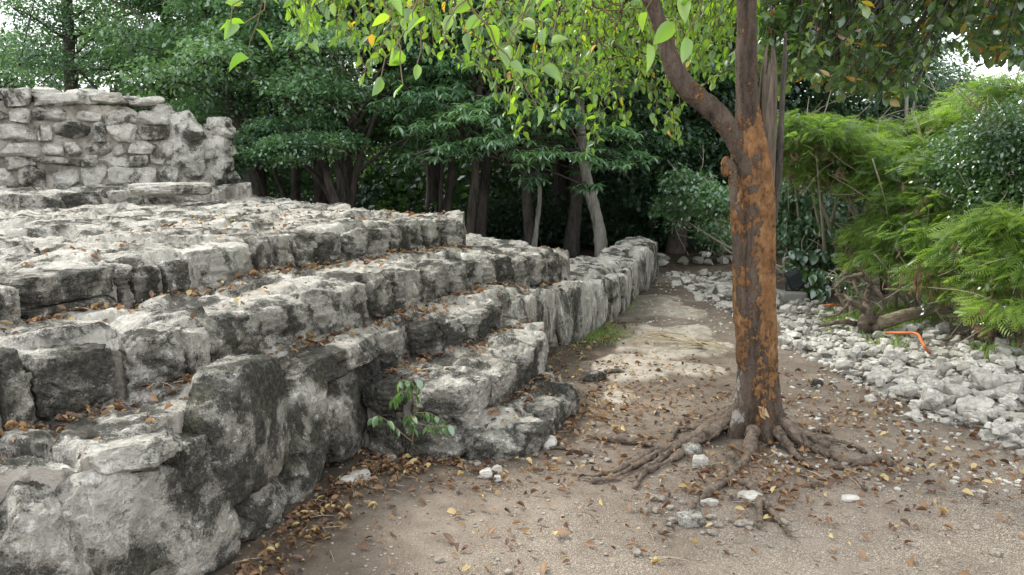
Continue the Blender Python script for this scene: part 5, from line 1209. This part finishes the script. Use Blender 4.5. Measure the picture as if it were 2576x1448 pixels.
# pebbles: the largest as things, the rest as one object
def pebbles():
    rs = np.random.RandomState(41); lib = [mesh('pebble', *stone((1, .8, .6), 600 + i, n=5, e=4, cuts=9, rough=.5, cutlo=.55), M_PEBBLE) for i in range(6)]
    zones = [((1180, 1180), (60, 14), 10, 'small pale pebble in the dirt below the stair', 'pebbles below the stair'), ((1430, 1150), (55, 22), 22, 'small pale pebble between the stair corner and the long left root', 'pebbles by the left root'), ((1800, 1290), (110, 40), 34, 'small grey pebble in the leaf litter below the tree roots', 'pebbles below the roots'), ((2100, 1200), (140, 60), 14, 'small pebble on the ground right of the roots', 'pebbles right of the roots'), ((1650, 1350), (300, 60), 14, 'small pebble on the light gravel in the foreground', 'pebbles on the foreground gravel'), ((1480, 1060), (60, 30), 14, 'small pebble in the leaves beyond the stair', 'pebbles beyond the stair')]
    for (px, py), (sx, sy), n, lb, g in zones:
        for i in range(n):
            x, y = atz(px + rs.normal() * sx, py + rs.normal() * sy); z, k, _ = surface([x], [y])
            if k[0]: continue
            s = rs.uniform(.018, .05); o = obj('pebble', lib[rs.randint(6)], None, (x, y, float(ground_z(x, y)[0]) + s * .2)); o.scale = (s, s, s * .8); o.rotation_euler = (0, 0, rs.uniform(0, 6.3)); tag(o, lb, 'pebble', g)
    b = Bag(); chips = [stone((1, .8, .5), 820 + i, n=5, e=3, cuts=6, rough=.4) for i in range(4)]
    x = rs.uniform(-1.3, 4.2, 5200); y = 2.2 + 7 * rs.rand(5200) ** 1.4; z, k, _ = surface(x, y); g = ground_z(x, y); m = (k == 0)
    for X, Y_, Z in zip(x[m], y[m], g[m]):
        s = rs.uniform(.006, .018); V, Q = chips[rs.randint(4)]; b.add(V * s + (X, Y_, Z + s * .15), Q)
    tag(obj('gravel', b.mesh('gravel', M_PEBBLE)), 'fine pale gravel grains scattered over the path', 'gravel', kind='stuff')
pebbles()

# ------------------------------------------------------------------ fallen leaves
def litter():
    rs = np.random.RandomState(51); P = []
    def near_line(line, n, s0, s1, lo, hi, spread=1.0):
        at, s = along(line)
        for i in range(n):
            t = rs.uniform(s0, s1); a = at(t); d = at(min(t + .05, s[-1])) - at(max(0, t - .05)); d /= np.linalg.norm(d) + 1e-9
            o = lo + (hi - lo) * abs(rs.normal() * .5) * spread; P.append((a[0] + d[1] * o, a[1] - d[0] * o))
    near_line(E3, 1700, .5, s_of(E3, 9), .05, .34)
    near_line(E3, 160, s_of(E3, 9), s_of(E3, 14), .03, .2)
    near_line(E4, 1200, .4, s_of(E4, 11), .02, .24)
    near_line(E5, 850, .4, s_of(E5, 8), .02, .22)
    near_line(E2, 300, .3, s_of(E2, 5), .02, .2)
    near_line(E1, 260, 0, s_of(E1, 6), .02, .35)
    near_line(EW, 260, 0, 2.2, .03, .5)
    for i in range(1500):   # on the treads at random, in drifts
        x = rs.uniform(-2.6, .4); y = rs.uniform(2.2, 8)
        if fbm(np.array([[x * 1.6, y * 1.6, 0]]), 2, 5)[0] > .05: P.append((x, y))
    for px, py, sx, sy, n in ((1850, 1240, 130, 36, 420), (1640, 1080, 160, 60, 460), (1500, 1000, 60, 50, 360), (2060, 1190, 110, 40, 240), (1900, 1330, 260, 70, 170), (1150, 1210, 170, 28, 200), (2150, 1050, 160, 60, 420), (1000, 1175, 60, 16, 160), (1650, 960, 160, 40, 320), (2400, 1150, 150, 60, 260), (2300, 1300, 260, 90, 110), (1500, 1330, 380, 70, 110), (1400, 1080, 60, 60, 260), (1930, 1190, 60, 25, 160), (1700, 1020, 200, 60, 500), (2150, 1010, 150, 50, 400), (1900, 1180, 280, 50, 300), (2450, 1180, 120, 50, 250)):
        for i in range(n): P.append(atz(px + rs.normal() * sx, py + rs.normal() * sy))
    P = np.array(P); P = P[rs.rand(len(P)) < np.where(P[:, 0] < -.45, .85, .62)]; P = P[(P[:, 1] > 1.9) & (P[:, 1] < 13)]; z, k, _ = surface(P[:, 0], P[:, 1]); z = np.where(k == 0, ground_z(P[:, 0], P[:, 1]), z); n = len(P)
    size = .014 + .04 * rs.rand(n) ** 1.7 + .014 * (rs.rand(n) < .12); tint = np.clip(rs.normal(.45, .27, n), 0, 1); az = rs.uniform(0, 6.3, n); til = rs.normal(0, .22, n); rol = rs.normal(0, .5, n)
    C = np.c_[P, z + .010 + rs.rand(n) * .012]; pxy = proj(C); on = (pxy[0] > 0) & (pxy[0] < 2576) & (pxy[1] < 1448)
    gr = (k == 0); big = np.where(on & gr, size / P[:, 1], 0); order = np.argsort(-big)[:280]; sel = np.zeros(n, bool); sel[order] = True
    lib = {}
    for ti_, (nm, t) in enumerate((('brown', .3), ('orange', .55), ('yellow', .95))):
        for v in range(3): lib[(ti_, v)] = mesh('fallen_leaf', LEAF_DRY[v][0] - (.5, 0, 0), LEAF_DRY[v][1], M_DRY, {'tint': np.full(len(LEAF_DRY[v][0]), t)})
    zn = lambda x, y, px: ('in the drift along the foot of the near wall', 'drift along the near wall') if px < 1000 else (('between the stair and the tree', 'between the stair and the tree') if px < 1500 and y > 3.9 else (('among the roots of the orange-barked tree', 'among the roots') if (abs(px - 1850) < 330 and y > 3.3) else (('on the open gravel in the foreground', 'on the foreground gravel') if px < 2000 else ('on the ground right of the tree roots', 'right of the roots'))))
    for i in order:
        c = 2 if rs.rand() < .12 else (1 if tint[i] > .48 else 0); o = obj('fallen_leaf', lib[(c, rs.randint(3))], None, tuple(C[i])); s = size[i]; o.scale = (s, s, s)
        o.rotation_euler = (rol[i] * .8, til[i], az[i]); a, g = zn(P[i, 0], P[i, 1], pxy[0][i]); cn = ('dark brown', 'orange brown', 'yellow')[c]
        tag(o, f'{cn} dry leaf lying {a}', 'fallen leaf', f'{cn} leaves {g}')
    b = Bag(); r = np.where(~sel)[0]
    for v in range(3):
        q = r[v::3]; scatter(b, LEAF_DRY[v][0] - (.5, 0, 0), LEAF_DRY[v][1], C[q], rotmats(az[q], til[q], rol[q]), size[q], tint[q])
    tag(obj('leaf_litter', b.mesh('leaf_litter', M_DRY)), 'brown and orange leaf litter drifted along the steps, wall foot and roots', 'leaf litter', kind='stuff')
    # small twigs
    b = Bag()
    for i in range(260):
        j = rs.randint(n); a = rs.uniform(0, 6.3); l = rs.uniform(.04, .14); p = C[j]; d = np.array((math.cos(a), math.sin(a), 0)) * l; tube(b, [p - d / 2, p + (0, 0, .006), p + d / 2], [.0015, .002, .001], 4, cap=False)
    tag(obj('twig_litter', b.mesh('twig_litter', M_TWIG)), 'thin dry twigs scattered among the fallen leaves', 'twigs', kind='stuff')
litter()
